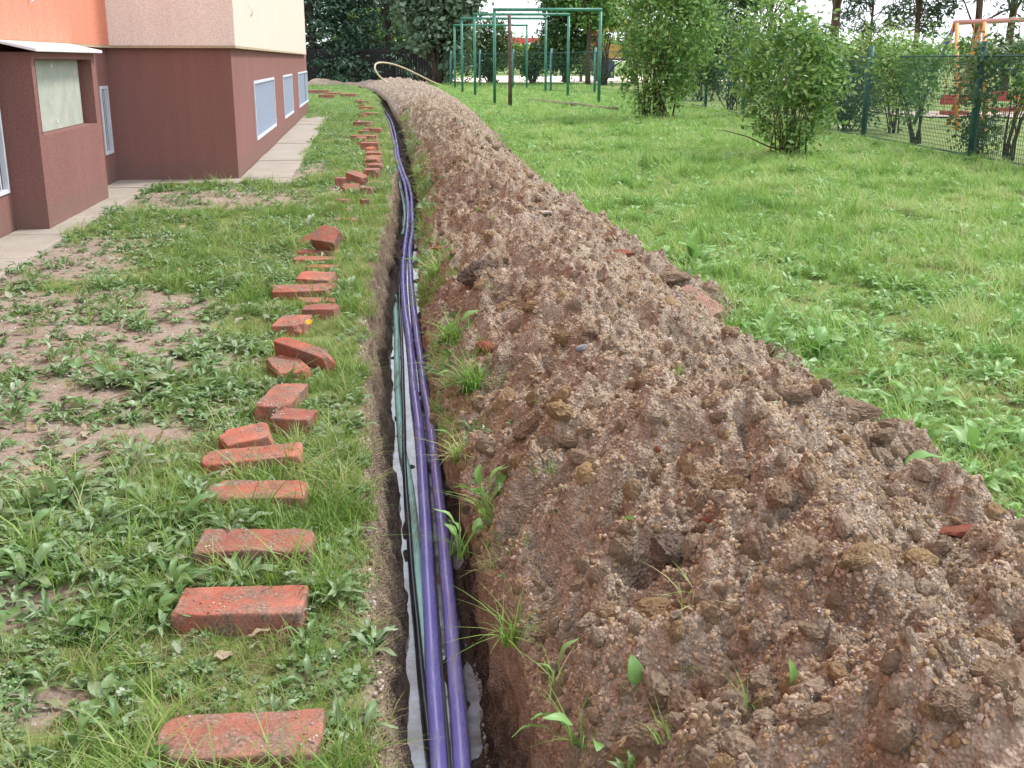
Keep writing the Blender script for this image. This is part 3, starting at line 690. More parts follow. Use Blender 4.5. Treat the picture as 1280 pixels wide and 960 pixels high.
# upstairs windows above the picture, so that the wall is not blind
def window(xw, y0, y1, z0, z1, kind, label=None):
    wdo = MB(); t_ = .035 if kind != 'up' else .06; pr = .012
    if kind == 'bars': t_ = .028
    wdo.box(xw-.03, y0, z0, xw+pr, y0+t_, z1).box(xw-.03, y1-t_, z0, xw+pr, y1, z1).box(xw-.03, y0+t_, z0, xw+pr, y1-t_, z0+t_).box(xw-.03, y0+t_, z1-t_, xw+pr, y1-t_, z1)
    f = wdo.build('window', M['frame'], hs, bevel=.002)
    if label: f['label'] = label
    if kind == 'grille':
        n = max(6, int((y1-y0-2*t_)/.035)); sl = MB()
        for k_ in range(n):
            a = y0+t_+(y1-y0-2*t_)*(k_+.5)/n; h = (y1-y0-2*t_)/n*.42
            sl.add([(xw-.022, a-h, z0+t_), (xw-.004, a, z0+t_), (xw-.022, a+h, z0+t_), (xw-.022, a-h, z1-t_), (xw-.004, a, z1-t_), (xw-.022, a+h, z1-t_)], [(0,1,4,3), (1,2,5,4), (0,3,5,2), (0,2,1), (3,4,5)])
        o_ = sl.build('louvre', M['mesh'], f)
        MB().box(xw-.06, y0+.001, z0+.001, xw-.03, y1-.001, z1-.001).build('back_panel', M['mesh'], f)
    elif kind == 'bars':
        MB().box(xw-.05, y0+.001, z0+.001, xw-.026, y1-.001, z1-.001).build('pane', M['dark'], f)
        for k_ in range(4):
            a = y0+t_+(y1-y0-2*t_)*(k_+.8)/4.6
            MB().box(xw+.0, a-.009, z0+t_, xw+.005, a+.009, z1-t_).build('bar', M['frame'], f)
    else:
        MB().box(xw-.05, y0+.001, z0+.001, xw-.02, y1-.001, z1-.001).build('pane', M['dark'], f)
    return f
for (a, b_, c_, d_), lb in zip(win, ('widest louvred window', 'narrow louvred window between two others', 'farther narrow louvred window')): window(0, a, b_, c_, d_, 'grille', lb)
window(WX, wy0, wy1, wz0, wz1, 'bars', 'narrow barred window in the inner corner')
window(WX, ly0, ly1, lzb, lzt, 'bars', 'barred window cut by the edge of the picture')
for zb in (2.75, 5.5):
    for ya in (1.4, 5.0, 8.6, 12.0): window(ov, ya, ya+1.5, zb, zb+1.4, 'up')
    for ya in (-4, -8, -12): window(WX+ov, ya, ya+1.5, zb, zb+1.4, 'up')
# the boxed-out bay with its boarded opening
AX = WX+.235
ay0, _ = loc_on(62, 282, AX); ay1, _ = loc_on(136, 246, AX)
hy0, _ = loc_on(51, 150, AX); hy1, _ = loc_on(119, 130, AX)
_, hz0 = loc_on(62, 168, AX); _, hz1 = loc_on(51, 72, AX); hz1 = min(hz1, ZP-.12)
L_a = ay1-ay0
wall_open(AX, ay0, AX, ay1, -.2, ZP-.07, [(hy0-ay0, hy1-ay0, hz0, hz1)], .14, 'bay_wall', M['plinth'])
wall_open(WX+.001, ay0, AX, ay0, -.2, ZP-.07, [], .10, 'bay_wall', M['plinth'])
wall_open(AX, ay1, WX+.001, ay1, -.2, ZP-.07, [], .10, 'bay_wall', M['plinth'])
bd = MB().box(AX-.135, hy0+.004, hz0+.004, AX-.10, hy1-.06, hz1-.004).build('hatch_board', M['board'], hs)
for yy in (.06, L_a*.5-.2):
    for z_ in (hz0+.05, hz1-.06): MB().box(AX-.10, hy0+.02+yy, z_, AX-.094, hy0+.05+yy, z_+.03).build('bolt', M['metalw'], bd)
lid = MB(); y_a, y_b = ay0-.10, ay1-.02
lid.add([(WX+.0, y_a, ZP+.02), (AX+.07, y_a, ZP-.045), (AX+.07, y_b, ZP-.045), (WX+.0, y_b, ZP+.02), (WX+.0, y_a, ZP+.0), (AX+.07, y_a, ZP-.068), (AX+.07, y_b, ZP-.068), (WX+.0, y_b, ZP+.0)],
    [(0,1,2,3), (7,6,5,4), (0,4,5,1), (1,5,6,2), (2,6,7,3), (3,7,4,0)])
lid.build('sheet_lid', M['metalw'], hs, bevel=.004)
hk = MB(); p0 = loc_on(35, 1, WX+ov)
hk.tube([(WX+ov, p0[0], p0[1]+.10), (WX+ov+.03, p0[0], p0[1]+.06), (WX+ov+.035, p0[0], p0[1]+.01), (WX+ov+.02, p0[0]-.02, p0[1]-.01)], .009, 6); hk.build('hook', M['metalw'], hs, True)
p0 = loc_on(312, 13, ov); hk = MB(); hk.tube([(ov, p0[0], p0[1]+.06), (ov+.025, p0[0], p0[1]+.03), (ov+.03, p0[0], p0[1]-.03), (ov+.01, p0[0]+.03, p0[1]-.06)], .009, 6); hk.build('hook', M['metalw'], hs, True)

# concrete pavement round the house: every slab its own piece
m, t, b = newmat('old_concrete', .9, .2)
v = t.nodes.new('ShaderNodeTexCoord').outputs['Object']
c = ramp(t, noi(t, 2.2, 6, .65, v), [(.3, (.25,.215,.175)), (.5, (.35,.315,.27)), (.7, (.44,.40,.345))])
c = mixc(t, .5, c, ramp(t, noi(t, 70, 3, .7, v), [(.3, (.20,.17,.135)), (.6, (.38,.34,.295)), (.8, (.52,.48,.42))]))
c = mixc(t, ramp(t, noi(t, 4.5, 6, .7, v), [(.60, (0,0,0)), (.72, (.7,.7,.7))]), c, (.17,.15,.09))
t.links.new(c, b.inputs['Base Color']); bump(t, b, noi(t, 90, 4, .7, v), .35, .004); M['concrete'] = m
pv = empty('pavement', C0, RZ); pv['kind'] = 'structure'
def slabp(x0, y0, x1, y1, zt):
    mb = MB(); mb.box(x0+.007, y0+.007, -.1, x1-.007, y1-.007, zt); return mb.build('slab', M['concrete'], pv, bevel=.006)
yy = YA
while yy < -.62:
    l = 1.02; slabp(WX+.003, yy, WX+.44, min(yy+l, -.60), .028+R.uniform(-.004, .004)); yy += l
slabp(WX+.003, -.60, WX+.46, -.003, .03)
slabp(WX+.46, -.36, -.30, -.003, .026); slabp(-.30, -.48, .56, -.003, .03)
yy = .0
while yy < 12.6:
    l = R.uniform(.9, 1.15); slabp(.003, yy, .54+.01*math.sin(yy), yy+l, .03+R.uniform(-.005, .005)); yy += l

def in_paved(X, Y):
    p = inv @ Vector((1,0,0)); dx, dy = X-C0.x, Y-C0.y
    lx = dx*inv[0][0]+dy*inv[0][1]; ly = dx*inv[1][0]+dy*inv[1][1]
    return ((lx < WX+.42) & (ly < 0)) | ((ly > -.34) & (lx < .50) & (ly < 12.6)) | ((lx < .05) & (ly > -.3) & (ly < 15.2)) 

# ------------------------------------------------------------------ turf: blades, weeds and clover in thousands
GR = [(.09,.19,.035),(.15,.28,.055),(.22,.37,.075),(.12,.24,.045),(.30,.42,.13),(.42,.43,.22)]
M['blade'] = leaf_mat('grass_blade', sorted(GR, key=sum), .38, .5, patch=1.3)
M['blade_r'] = leaf_mat('lawn_blade', [(.06,.19,.04),(.11,.25,.04),(.15,.31,.055),(.19,.38,.07),(.28,.47,.10),(.36,.52,.15),(.50,.53,.26)], .38, .5, patch=1.5)
M['broad'] = leaf_mat('weed_leaf', [(.075,.17,.045),(.12,.24,.07),(.17,.30,.11),(.26,.36,.20),(.10,.21,.065),(.40,.46,.34)], .28, .42, .5)
M['broad_r'] = leaf_mat('lush_leaf', [(.10,.24,.05),(.15,.34,.08),(.24,.43,.15),(.18,.38,.08),(.38,.52,.30)], .32, .45, .45)
M['dry'] = leaf_mat('dry_blade', [(.30,.25,.13),(.24,.20,.10),(.36,.31,.18)], .2, .7)
def blade_arrays(n, r, h, wd, lean, rg, seg=3):
    Vs, Fs = [], []
    for i in range(n):
        a = rg.uniform(0, 6.283); d = r*math.sqrt(rg.random()); bx, by = d*math.cos(a), d*math.sin(a)
        an = rg.uniform(0, 6.283); hh_ = h*rg.uniform(.45, 1.15); ln = lean*rg.uniform(.2, 1.3); ww = wd*rg.uniform(.6, 1.3)
        dx, dy = math.cos(an), math.sin(an); sx, sy = -dy, dx; b0 = len(Vs)
        for k in range(seg+1):
            q = k/seg; off = hh_*ln*q*q; z = hh_*(q - .35*ln*q*q); wk = ww*(1-q**1.6)*.5
            if k == seg: Vs.append((bx+dx*off, by+dy*off, z))
            else: Vs += [(bx+dx*off+sx*wk, by+dy*off+sy*wk, z), (bx+dx*off-sx*wk, by+dy*off-sy*wk, z)]
        for k in range(seg-1): Fs.append((b0+2*k, b0+2*k+1, b0+2*k+3, b0+2*k+2))
        k = seg-1; Fs.append((b0+2*k, b0+2*k+1, b0+2*k+2, b0+2*k+2))
    return Vs, Fs
def pymesh(name, Vs, Fs, mat):
    me = bpy.data.meshes.new(name); me.from_pydata(Vs, [], [tuple(dict.fromkeys(f)) for f in Fs]); me.materials.append(mat)
    for p in me.polygons: p.use_smooth = True
    return me
def leaf_arrays(L, W, rg, curl=.5, cup=.25, stem=.3, wav=.03, nl=6, pt=1.0):
    """one oval leaf from the origin along +x, bending down; returns verts, faces"""
    Vs, Fs = [], []
    for k in range(nl+1):
        q = k/nl; x = L*(stem + q) ; wq = W*.5*(math.sin(PI*min(1, q*.93+.07))**.75)*(1-.25*q*pt)
        if k == 0: wq = W*.05
        if k == nl: wq = W*.03
        z = L*(stem*.9 + curl*.9*math.sin(q*1.7)*.6 - curl*q*q*.7)
        for j in (-1, -.5, 0, .5, 1):
            Vs.append((x, wq*j, z + cup*abs(j)*wq + wav*L*.5*math.sin(q*9+j*3)*abs(j)))
    for k in range(nl):
        for j in range(4): a = k*5+j; Fs.append((a, a+1, a+6, a+5))
    b0 = len(Vs); z0 = Vs[2][2]     # stalk
    Vs += [(0,-.0015,0), (0,.0015,0), (Vs[2][0], .0015, z0), (Vs[2][0], -.0015, z0)]; Fs.append((b0, b0+1, b0+2, b0+3))
    return Vs, Fs
def rosette(n, L, W, rg, up=.4, **kw):
    Vs, Fs = [], []
    for i in range(n):
        v_, f_ = leaf_arrays(L*rg.uniform(.6, 1.15), W*rg.uniform(.7, 1.15), rg, curl=rg.uniform(.2, .7), stem=rg.uniform(.15, .45), **kw)
        an = 6.283*i/n + rg.uniform(-.4, .4); el = rg.uniform(-.1, up); ro = rg.uniform(-.5, .5)
        Mx = Matrix.Rotation(an, 3, 'Z') @ Matrix.Rotation(-el, 3, 'Y') @ Matrix.Rotation(ro, 3, 'X'); b0 = len(Vs)
        Vs += [tuple(Mx @ Vector(p)) for p in v_]; Fs += [tuple(b0+k for k in f) for f in f_]
    return Vs, Fs
def clover(n, rg, r=.03, h=.035, lf=.008):
    Vs, Fs = [], []
    for i in range(n):
        a = rg.uniform(0, 6.283); d = r*math.sqrt(rg.random()); c_ = Vector((d*math.cos(a), d*math.sin(a), h*rg.uniform(.3, 1)))
        nr = Vector((rg.gauss(0,.35), rg.gauss(0,.35), 1)).normalized(); t1 = nr.orthogonal().normalized(); t2 = nr.cross(t1); rot = rg.uniform(0, 6.28)
        for k in range(3):
            an = rot+k*2.094; u_ = t1*math.cos(an)+t2*math.sin(an); v_ = nr.cross(u_); b0 = len(Vs); s_ = lf*rg.uniform(.7, 1.3)
            Vs += [tuple(c_), tuple(c_+u_*s_*.9+v_*s_*.75), tuple(c_+u_*s_*1.7+nr*s_*.2), tuple(c_+u_*s_*.9-v_*s_*.75)]; Fs.append((b0, b0+1, b0+2, b0+3))
    return Vs, Fs
rg = random.Random(3)
def protos(bm_, lm_):
    P_ = []
    for i in range(4): P_.append(pymesh('tuft', *blade_arrays(26, .045, .065, .0035, .8, rg), bm_))          # 0-3 fine short turf
    for i in range(3): P_.append(pymesh('tuft_long', *blade_arrays(22, .035, .13, .0045, 1.1, rg, 4), bm_))   # 4-6 longer
    for i in range(2): P_.append(pymesh('tuft_dry', *blade_arrays(12, .05, .07, .003, 1.6, rg), M['dry']))   # 7-8
    for i in range(4): P_.append(pymesh('rosette', *rosette(6, .048, .032, rg, .5), lm_))                        # 9-12 plantain-like
    for i in range(3): P_.append(pymesh('rosette_narrow', *rosette(8, .075, .02, rg, .7, wav=.12), lm_))     # 13-15 dandelion-like
    for i in range(3): P_.append(pymesh('clover', *clover(16, rg), lm_))                                    # 16-18
    for i in range(2): P_.append(pymesh('dock', *rosette(5, .085, .036, rg, .7, wav=.10), lm_))                # 19-20 big leaves
    return P_
PL, PR = protos(M['blade'], M['broad']), protos(M['blade_r'], M['broad_r'])
bk = [(a, b_, c_/2, d_/2, y_) for a, b_, c_, d_, y_, t_, o_ in BRICKS]
def clear_bricks(X, Y, pad=.012):
    ok = np.ones(len(X), bool)
    for bx, by, hl, hw, ya in bk:
        dx, dy = X-bx, Y-by; u_ = dx*math.cos(ya)+dy*math.sin(ya); v_ = -dx*math.sin(ya)+dy*math.cos(ya)
        ok &= ~((np.abs(u_) < hl+pad*.3) & (np.abs(v_) < hw+pad))
    return ok
def turf(n_per, y0, y1, side, grow=1.0):
    """random points on one side of the trench; n_per per square metre falling off with distance"""
    lst = []
    yy = y0
    while yy < y1:
        y2 = min(y1, yy*1.12+.05); xm = .56*y2+1.2
        nn = n_per*min(1, (3.2/((yy+y2)/2))**1.3)
        if side < 0: xa, xb = -xm, float(XL(yy))+.1
        else: xa, xb = float(XR(yy)), xm + (6 if yy > 20 else 0)
        if xb > xa:
            n = int(nn*(xb-xa)*(y2-yy)); lst.append(np.stack([rng.uniform(xa, xb, n), rng.uniform(yy, y2, n)], 1))
        yy = y2
    p = np.concatenate(lst); return p[:, 0], p[:, 1]
def kinds(X, Y, side):
    """which plant grows where, by patches"""
    n = len(X); k = np.zeros(n, int); r = rng.random(n); wz = fbm(X*1.1, Y*1.1, 3, 201) + .25*fbm(X*4, Y*4, 2, 205); cz = fbm(X*1.7+5, Y*1.7, 3, 211)
    near_tr = np.clip(1-(XL(Y)-X)/.55, 0, 1) if side < 0 else 0*X
    pw = np.clip(.20+.55*wz - .25*near_tr, .03, .6) if side < 0 else np.clip(.08+.30*wz, .01, .32)
    k = rng.integers(0, 4, n); k = np.where(r < (.15 if side < 0 else .30), rng.integers(4, 7, n), k)
    k = np.where((r > .30) & (r < .345 + .08*near_tr), rng.integers(7, 9, n), k)
    r2 = rng.random(n)
    k = np.where(r2 < pw, np.where(rng.random(n) < .6, rng.integers(9, 13, n), rng.integers(13, 16, n)), k)
    k = np.where((r2 > pw) & (r2 < pw+np.clip(.10+.3*cz, 0, .3)), rng.integers(16, 19, n), k)
    edge_ = (X-XB(Y) < .9) if side > 0 else (X < XL(Y)-.9)
    k = np.where(edge_ & (rng.random(n) < (.16 if side > 0 else .10)), rng.integers(9, 21 if side > 0 else 13, n), k)
    k = np.where((rng.random(n) < (.006 if side < 0 else .012)) & (Y > (4 if side < 0 else 2)), rng.integers(19, 21, n), k)
    return k
def lay(name, side, n_per, y1):
    X, Y = turf(n_per, 1.35, y1, side)
    if side < 0:
        d = XL(Y)-X; ok = (d > .012+.05*fbm(X*5, Y*5, 2, 229)+.012*rng.random(len(X))) & ~in_paved(X, Y) & clear_bricks(X, Y)
        bz = bare(X, Y); ok &= rng.random(len(X)) > bz*.84
    else:
        d = X-XB(Y); ok = (d > -.02+.10*fbm(X*4, Y*4, 2, 233)) & (Y > 1)
        thin = fbm(X*1.5, Y*1.5, 3, 235) > .35; ok &= ~(thin & (rng.random(len(X)) < .3)); ok &= ~((Y > 7) & (X > 5.75+ (Y-14)*-.045) & (Y < 50)) & ~((Y > 50) & (X > 4))
    X, Y, = X[ok], Y[ok]; n = len(X); k = kinds(X, Y, side)
    if side < 0: k = np.where((bare(X, Y) > .35) & (rng.random(n) < .6), rng.integers(9, 16, n), k)
    s_ = (.65+.6*rng.random(n))*np.clip((Y/6.0)**.35, 1, 1.7)*(.88 if side < 0 else 1.0)
    s_ = np.where((k >= 9), s_*np.where(rng.random(n) < .18, 1.2, 1)*np.clip(5/np.maximum(Y, 1), .62, 1)**.5, s_)
    far_ = Y > 14; k = np.where(far_ & (k < 4) & (rng.random(n) < .35), rng.integers(4, 7, n), k)
    s_ = np.where((k >= 4) & (k < 7) & far_, s_*.72, s_)
    pn = fbm(X*.9, Y*.9, 3, 261) + .6*fbm(X*3.1, Y*3.1, 2, 263); s_ = s_*np.clip(1+.55*pn, .55, 1.6)
    k = np.where((pn < -.18) & (k < 7) & (rng.random(n) < .35), rng.integers(7, 9, n), k)
    Z = ground_z(X, Y)-.004
    rot = np.stack([rng.normal(0, .12, n), rng.normal(0, .12, n), rng.uniform(0, 6.283, n)], 1)
    print(name, n)
    return scatter(name, PL if side < 0 else PR, np.stack([X, Y, Z], 1), rot, s_, k)
lay('grass_and_weeds', -1, 1500, 60)
lay('lawn_grass', 1, 1400, 62)

# fallen and flattened leaves lying on the bare soil and among the weeds
M['litter'] = leaf_mat('flattened_leaf', [(.30,.33,.24),(.22,.27,.17),(.38,.38,.30),(.17,.23,.12),(.33,.27,.17),(.44,.45,.38)], .2, .6)
lq = random.Random(8); lit = []
for i in range(6):
    v_, f_ = leaf_arrays(.05, .026*lq.uniform(.7, 1.3), lq, curl=lq.uniform(-.15, .25), cup=lq.uniform(-.3, .5), stem=.05, wav=.16); lit.append(pymesh('fallen_leaf', v_, f_, M['litter']))
n = 9000; Y_ = 1.4+9*rng.random(n)**1.3; X_ = rng.uniform(-.62, 0, n)*(Y_+1.2)
lz = fbm(X_*1.3, Y_*1.3, 3, 281); ok = (X_ < XL(Y_)-.1) & ~in_paved(X_, Y_) & clear_bricks(X_, Y_) & (rng.random(n) < np.clip(.10+.55*lz+.45*bare(X_, Y_), 0, .8)*np.clip(-(X_-XL(Y_))/1.2, .15, 1))
X_, Y_ = X_[ok], Y_[ok]; n = len(X_)
scatter('leaf_litter', lit, np.stack([X_, Y_, ground_z(X_, Y_)+.008+.03*rng.random(n)*(1-bare(X_, Y_))], 1), np.stack([rng.normal(0, .35, n), rng.normal(0, .35, n), rng.uniform(0, 6.28, n)], 1), .6+.7*rng.random(n), rng.integers(0, 6, n))

# tufts still growing out of the heap and along the trench rim
n = 1700; Yq = 1.4 + 22*rng.random(n)**2.0; ph = noise2(Yq*1.3, 0*Yq, 301); keep = rng.random(n) < np.clip(.15+.9*ph + .35*(Yq > 3.6)*(Yq < 12), 0, 1)
Yq = Yq[keep]; s_ = np.abs(rng.normal(0, .055, len(Yq)))+.0; x, z = mound_xyz(Yq, s_)
n2 = 90; Y2 = 1.6+14*rng.random(n2)**1.6; s2 = rng.uniform(.05, .97, n2); x2, z2 = mound_xyz(Y2, s2)
n3 = 700; Y3 = 1.5+22*rng.random(n3)**1.7; x3, z3 = mound_xyz(Y3, 1.0-np.abs(rng.normal(0, .04, n3)))
X_ = np.concatenate([x, x2, x3]); Y_ = np.concatenate([Yq, Y2, Y3]); Z_ = np.concatenate([z, z2, z3])-.006; n = len(X_)
kk = rng.choice([0,1,4,5,6,4,5,6,7,9,10,13,14,16], n); ss = (.35+.5*rng.random(n))*np.clip((Y_/4)**.4, .8, 2)
ss[len(x):len(x)+n2] *= .6
rt = np.stack([rng.normal(0, .5, n), rng.normal(-.35, .4, n), rng.uniform(0, 6.28, n)], 1)
scatter('heap_weeds', PL, np.stack([X_, Y_, Z_], 1), rt, ss, kk)
# grit lying on the bricks and along the bare ground
Pb, Sb = [], []
for (bx, by, L, W, ya, tp, o_) in BRICKS[:14]:
    for q in range(95):
        u_ = R.uniform(-.49, .49)*L; v_ = R.uniform(-.48, .48)*W
        wx, wy = bx+u_*math.cos(ya)-v_*math.sin(ya), by+u_*math.sin(ya)+v_*math.cos(ya)
        if float(fbm(np.array([wx*13.]), np.array([wy*13.]), 2, 401)[0]) < .12: continue
        if max(abs(o_.rotation_euler.x), abs(o_.rotation_euler.y)) > .3: continue
        q_ = o_.matrix_basis @ Vector((u_, v_, .0325+.001)); Pb.append(tuple(q_)); Sb.append(R.uniform(.0015, .0045))
n = 22000; X_ = rng.uniform(-4.6, 0, n); Y_ = 1.5+10*rng.random(n)**1.5
ok = (rng.random(n) < bare(X_, Y_)*.9+.02) & (X_ < XL(Y_)-.02) & ~in_paved(X_, Y_); X_, Y_ = X_[ok], Y_[ok]
Pg = np.stack([X_, Y_, ground_z(X_, Y_)], 1); Sg = (.002+.005*rng.random(len(X_))**2)*np.clip((Y_/3)**.5, 1, 2)
n = 2600; Y_ = 1.4+12*rng.random(n)**1.5; X_ = XL(Y_)-np.abs(rng.normal(0, .03, n)); Pt = np.stack([X_, Y_, ground_z(X_, Y_)], 1); St = .002+.007*rng.random(n)**2
n = 3500; Y_ = 1.4+9*rng.random(n)**1.5; k_ = rng.random(n); X_ = np.where(k_ < .12, XL(Y_)+.02+.03*rng.random(n), BR(Y_)+.0+.04*rng.random(n)); Pf = np.stack([X_, Y_, 0*X_-.44+.02*rng.random(n)], 1); Sf = .002+.008*rng.random(n)**3
P = np.concatenate([np.array(Pb), Pg, Pt, Pf]); sc = np.concatenate([Sb, Sg, St, Sf]); idx = rng.choice([0,1,2,3,4,7,8,9], len(P))
idx[:len(Pb)] = rng.choice([0,1,2,8,10], len(Pb))
scatter('loose_grit', crumbs+pebs, P, rng.uniform(0, 6.28, (len(P), 3)), sc, idx)

# ------------------------------------------------------------------ stones, clods and shards one can point at
def rmat(name, col, sp=.3): return soil_mat(name, [[x*.7 for x in col], col, [min(1, x*1.25) for x in col]], sp)
M['clod_o'] = rmat('ochre_clod', (.42,.30,.17), .5); M['clod_b'] = rmat('brown_clod', (.38,.285,.20), .6); M['clod_d'] = rmat('dark_clod', (.235,.19,.15), .2)
M['stone'] = simple('grey_stone', (.19,.19,.21), .7, .25, 12, bmp=.3); M['pale'] = simple('pale_stone', (.42,.38,.34), .8, .2, 12, bmp=.3)
M['shard'] = soil_mat('brick_shard', [(.34,.10,.06),(.42,.15,.10),(.40,.20,.15)], .25)
def lump(px, py, s_, mat, name, label, cat, rz=0, sink=.35, seed=1, amp=.3, flat=.7, rx=0):
    g = on_mound(px, py); o = obj(name, clod_mesh(name, mat, seed, 5, flat+.1) if name == 'earth_clod' else rock_mesh(name, mat, seed, 2, amp, flat), None, (g.x, g.y, g.z+s_[2]*(.5-sink)), (rx, 0, math.radians(rz)))
    o.scale = s_; return tag(o, label, cat)
lump(605, 352, (.088,.085,.075), M['clod_d'], 'earth_clod', 'big smooth dark clod of earth at the trench side of the heap', 'clod', 20, .1, 5, .2)
lump(705, 430, (.04,.035,.035), M['clod_o'], 'earth_clod', 'squarish brown clod sticking up in the middle of the heap', 'clod', 10, .0, 6)
lump(667, 505, (.026,.022,.032), M['clod_o'], 'earth_clod', 'rusty orange clod on the rim of a dark hollow', 'clod', 10, .0, 7)
lump(717, 557, (.037,.03,.024), M['clod_b'], 'earth_clod', 'pinkish brown clod with an orange patch above small grass', 'clod', 0, .0, 8)
lump(915, 622, (.036,.032,.036), M['clod_o'], 'earth_clod', 'large ochre clod above a red shard', 'clod', 0, .0, 9)
lump(838, 695, (.045,.055,.032), M['clod_d'], 'earth_clod', 'flat smooth dark clod leaning over a hollow', 'clod', 20, .1, 10, .15)
lump(1065, 520, (.075,.055,.042), M['clod_b'], 'earth_clod', 'large rounded clod resting against the lawn edge', 'clod', -10, .2, 11)
lump(1105, 548, (.045,.04,.03), M['clod_b'], 'earth_clod', 'smaller clod right below the large rounded one', 'clod', 40, .2, 12)
lump(1075, 706, (.035,.03,.028), M['clod_o'], 'earth_clod', 'orange brown clod beside a dark vertical crack', 'clod', 40, .0, 13)
lump(990, 500, (.045,.035,.034), M['clod_b'], 'earth_clod', 'brown clod topping the heap left of the large rounded clod', 'clod', 0, .1, 14)
lump(822, 770, (.045,.035,.03), M['clod_o'], 'earth_clod', 'yellowish clod beneath the long grass tuft', 'clod', 0, .1, 15)
lump(818, 935, (.045,.04,.034), M['clod_b'], 'earth_clod', 'pale brown clod holding a small grey stone', 'clod', 0, .1, 16)
lump(840, 350, (.09,.06,.04), M['clod_b'], 'earth_clod', 'wide low clod near the top of the half buried brick', 'clod', 0, .2, 17)
lump(1195, 890, (.04,.035,.03), M['clod_b'], 'earth_clod', 'dark brown clod low on the heap with shaded underside', 'clod', 0, .1, 18)
lump(805, 932, (.008,.007,.012), M['stone'], 'grey_stone', 'small grey pebble stuck in a pale brown clod', 'stone', 0, -1.6, 21)
lump(898, 524, (.018,.014,.016), M['stone'], 'grey_stone', 'blue grey stone below an orange crest of soil', 'stone', 30, -.1, 22)
lump(952, 518, (.018,.012,.009), M['stone'], 'grey_stone', 'flat light grey stone up the heap from the blue grey one', 'stone', 0, -.2, 23)
lump(1066, 648, (.015,.03,.014), M['stone'], 'grey_stone', 'pointed slate grey stone standing out of the gravelly slope', 'stone', -20, -.2, 24)
lump(893, 668, (.022,.012,.008), M['pale'], 'pale_stone', 'flat pale stone just beneath the crumbly red shard', 'stone', 0, -.2, 25)
lump(680, 268, (.05,.04,.02), M['pale'], 'pale_stone', 'whitish flat stone up on the far part of the heap', 'stone', 0, 0, 26)
lump(728, 440, (.03,.012,.02), M['stone'], 'grey_stone', 'grey stone flake behind the squarish brown clod', 'stone', 30, 0, 27)
for px, py, s_, lb, rz in [(553,313,(.07,.035,.02),'orange brick shard by the trench rim, smallest of those there',15),(608,437,(.035,.05,.022),'smooth pink brick shard beside the rim grass',30),(777,322,(.075,.05,.03),'red brick shard on the lawn side of the crest',-20),
        (822,565,(.011,.008,.013),'tiny red brick chip in mid slope',0),(886,655,(.02,.014,.012),'crumbly red brick shard under the ochre clod',0),(1200,668,(.045,.03,.02),'crumbling orange red shard at the lawn foot of the heap',10),(1150,556,(.012,.010,.012),'small orange chip between the lawn and a pale leaf',0)]:
    lump(px, py, s_, M['shard'], 'brick_shard', lb, 'brick shard', rz, 0, int(px), .18, .8)
g = on_mound(872, 378); o = obj('brick', brick_mesh(.27, .13, .08, 77), None, (g.x, g.y, g.z-.025), (math.radians(12), math.radians(16), math.radians(-55))); o.data.materials[0] = M['muddy_brick']; tag(o, 'muddy pink brick half buried in the lawn side of the heap', 'brick')

# ------------------------------------------------------------------ single plants in view
def plant(name, label, loc, parts, s_=1.0, rz=0, cat='plant', grp=None):
    r0 = empty(name, loc, rz, label, cat, grp); r0.scale = (s_,)*3
    for nm, Vs, Fs, mt in parts: obj(nm, pymesh(nm, Vs, Fs, mt), r0)
    return r0
def grassy(px, py, label, n=26, h=.12, s_=1.0, lean=1.0, leaves=0, at_z=None, dz=0):
    g = on_mound(px, py) if at_z is None else G(px, py, at_z); q = random.Random(int(px*7+py))
    if px < 650: s_ *= 1.15; n = int(n*2.0); leaves = int(leaves*1.3)
    ps = [('blades', *blade_arrays(n, .022, h, .0035, lean, q, 5), M['blade_r'])]
    for k in range(leaves):
        v_, f_ = leaf_arrays(.055*q.uniform(.7, 1.3), .024*q.uniform(.8, 1.2), q, curl=.4, stem=.9, wav=.06)
        an = q.uniform(0, 6.28); el = q.uniform(.0, .8); Mx = Matrix.Rotation(an, 3, 'Z') @ Matrix.Rotation(-el, 3, 'Y') @ Matrix.Rotation(q.uniform(-.8, .8), 3, 'X')
        ps.append(('leaf', [tuple(Mx @ Vector(p)) for p in v_], f_, M['broad_r']))
    return plant('weed_plant' if leaves else 'grass_tuft', label, (g.x, g.y, g.z-.012+dz), ps, s_, q.uniform(0, 6), 'plant' if leaves else 'grass tuft')
grassy(640, 798, 'straggly grass tuft hanging over the trench rim near its bottom end', 26, .11, 1, 1.5)
grassy(700, 870, 'thin weed with long blades low on the trench side', 18, .12, 1, 1.2, 3)
grassy(728, 930, 'leafy weed at the lower edge of the picture beside the trench', 20, .11, 1, 1.0, 6)
grassy(610, 640, 'leafy weed with pale leaves leaning out over the purple ducts', 24, .10, 1.0, 1.5, 8)
grassy(575, 690, 'weed with two drooping grey green leaves above the ducts', 10, .13, 1.0, 1.6, 4)
grassy(575, 575, 'wispy grass tuft on the trench rim across from the gritty brick', 34, .11, 1.0, 1.4, 1)
grassy(590, 490, 'dense pale grass clump on the trench rim below the pink shard', 60, .13, 1.3, 1.4, 2)
grassy(565, 430, 'grass clump with one upright leaf beside the pink shard', 40, .12, 1.3, 1.3, 2)
grassy(545, 345, 'small weeds between the trench and the big dark clod', 30, .12, 1.4, 1.2, 4)
grassy(690, 585, 'short green tuft below the pinkish brown clod', 16, .05, .9, 1.0)
grassy(735, 612, 'fan of short green blades in mid slope', 16, .06, .9, 1.0)
grassy(865, 755, 'pale green tuft with spread blades above the yellowish clod', 22, .10, 1.0, 1.5)
grassy(820, 665, 'low green tuft with one pointed leaf over the dark clod', 14, .06, .9, 1.2, 1)
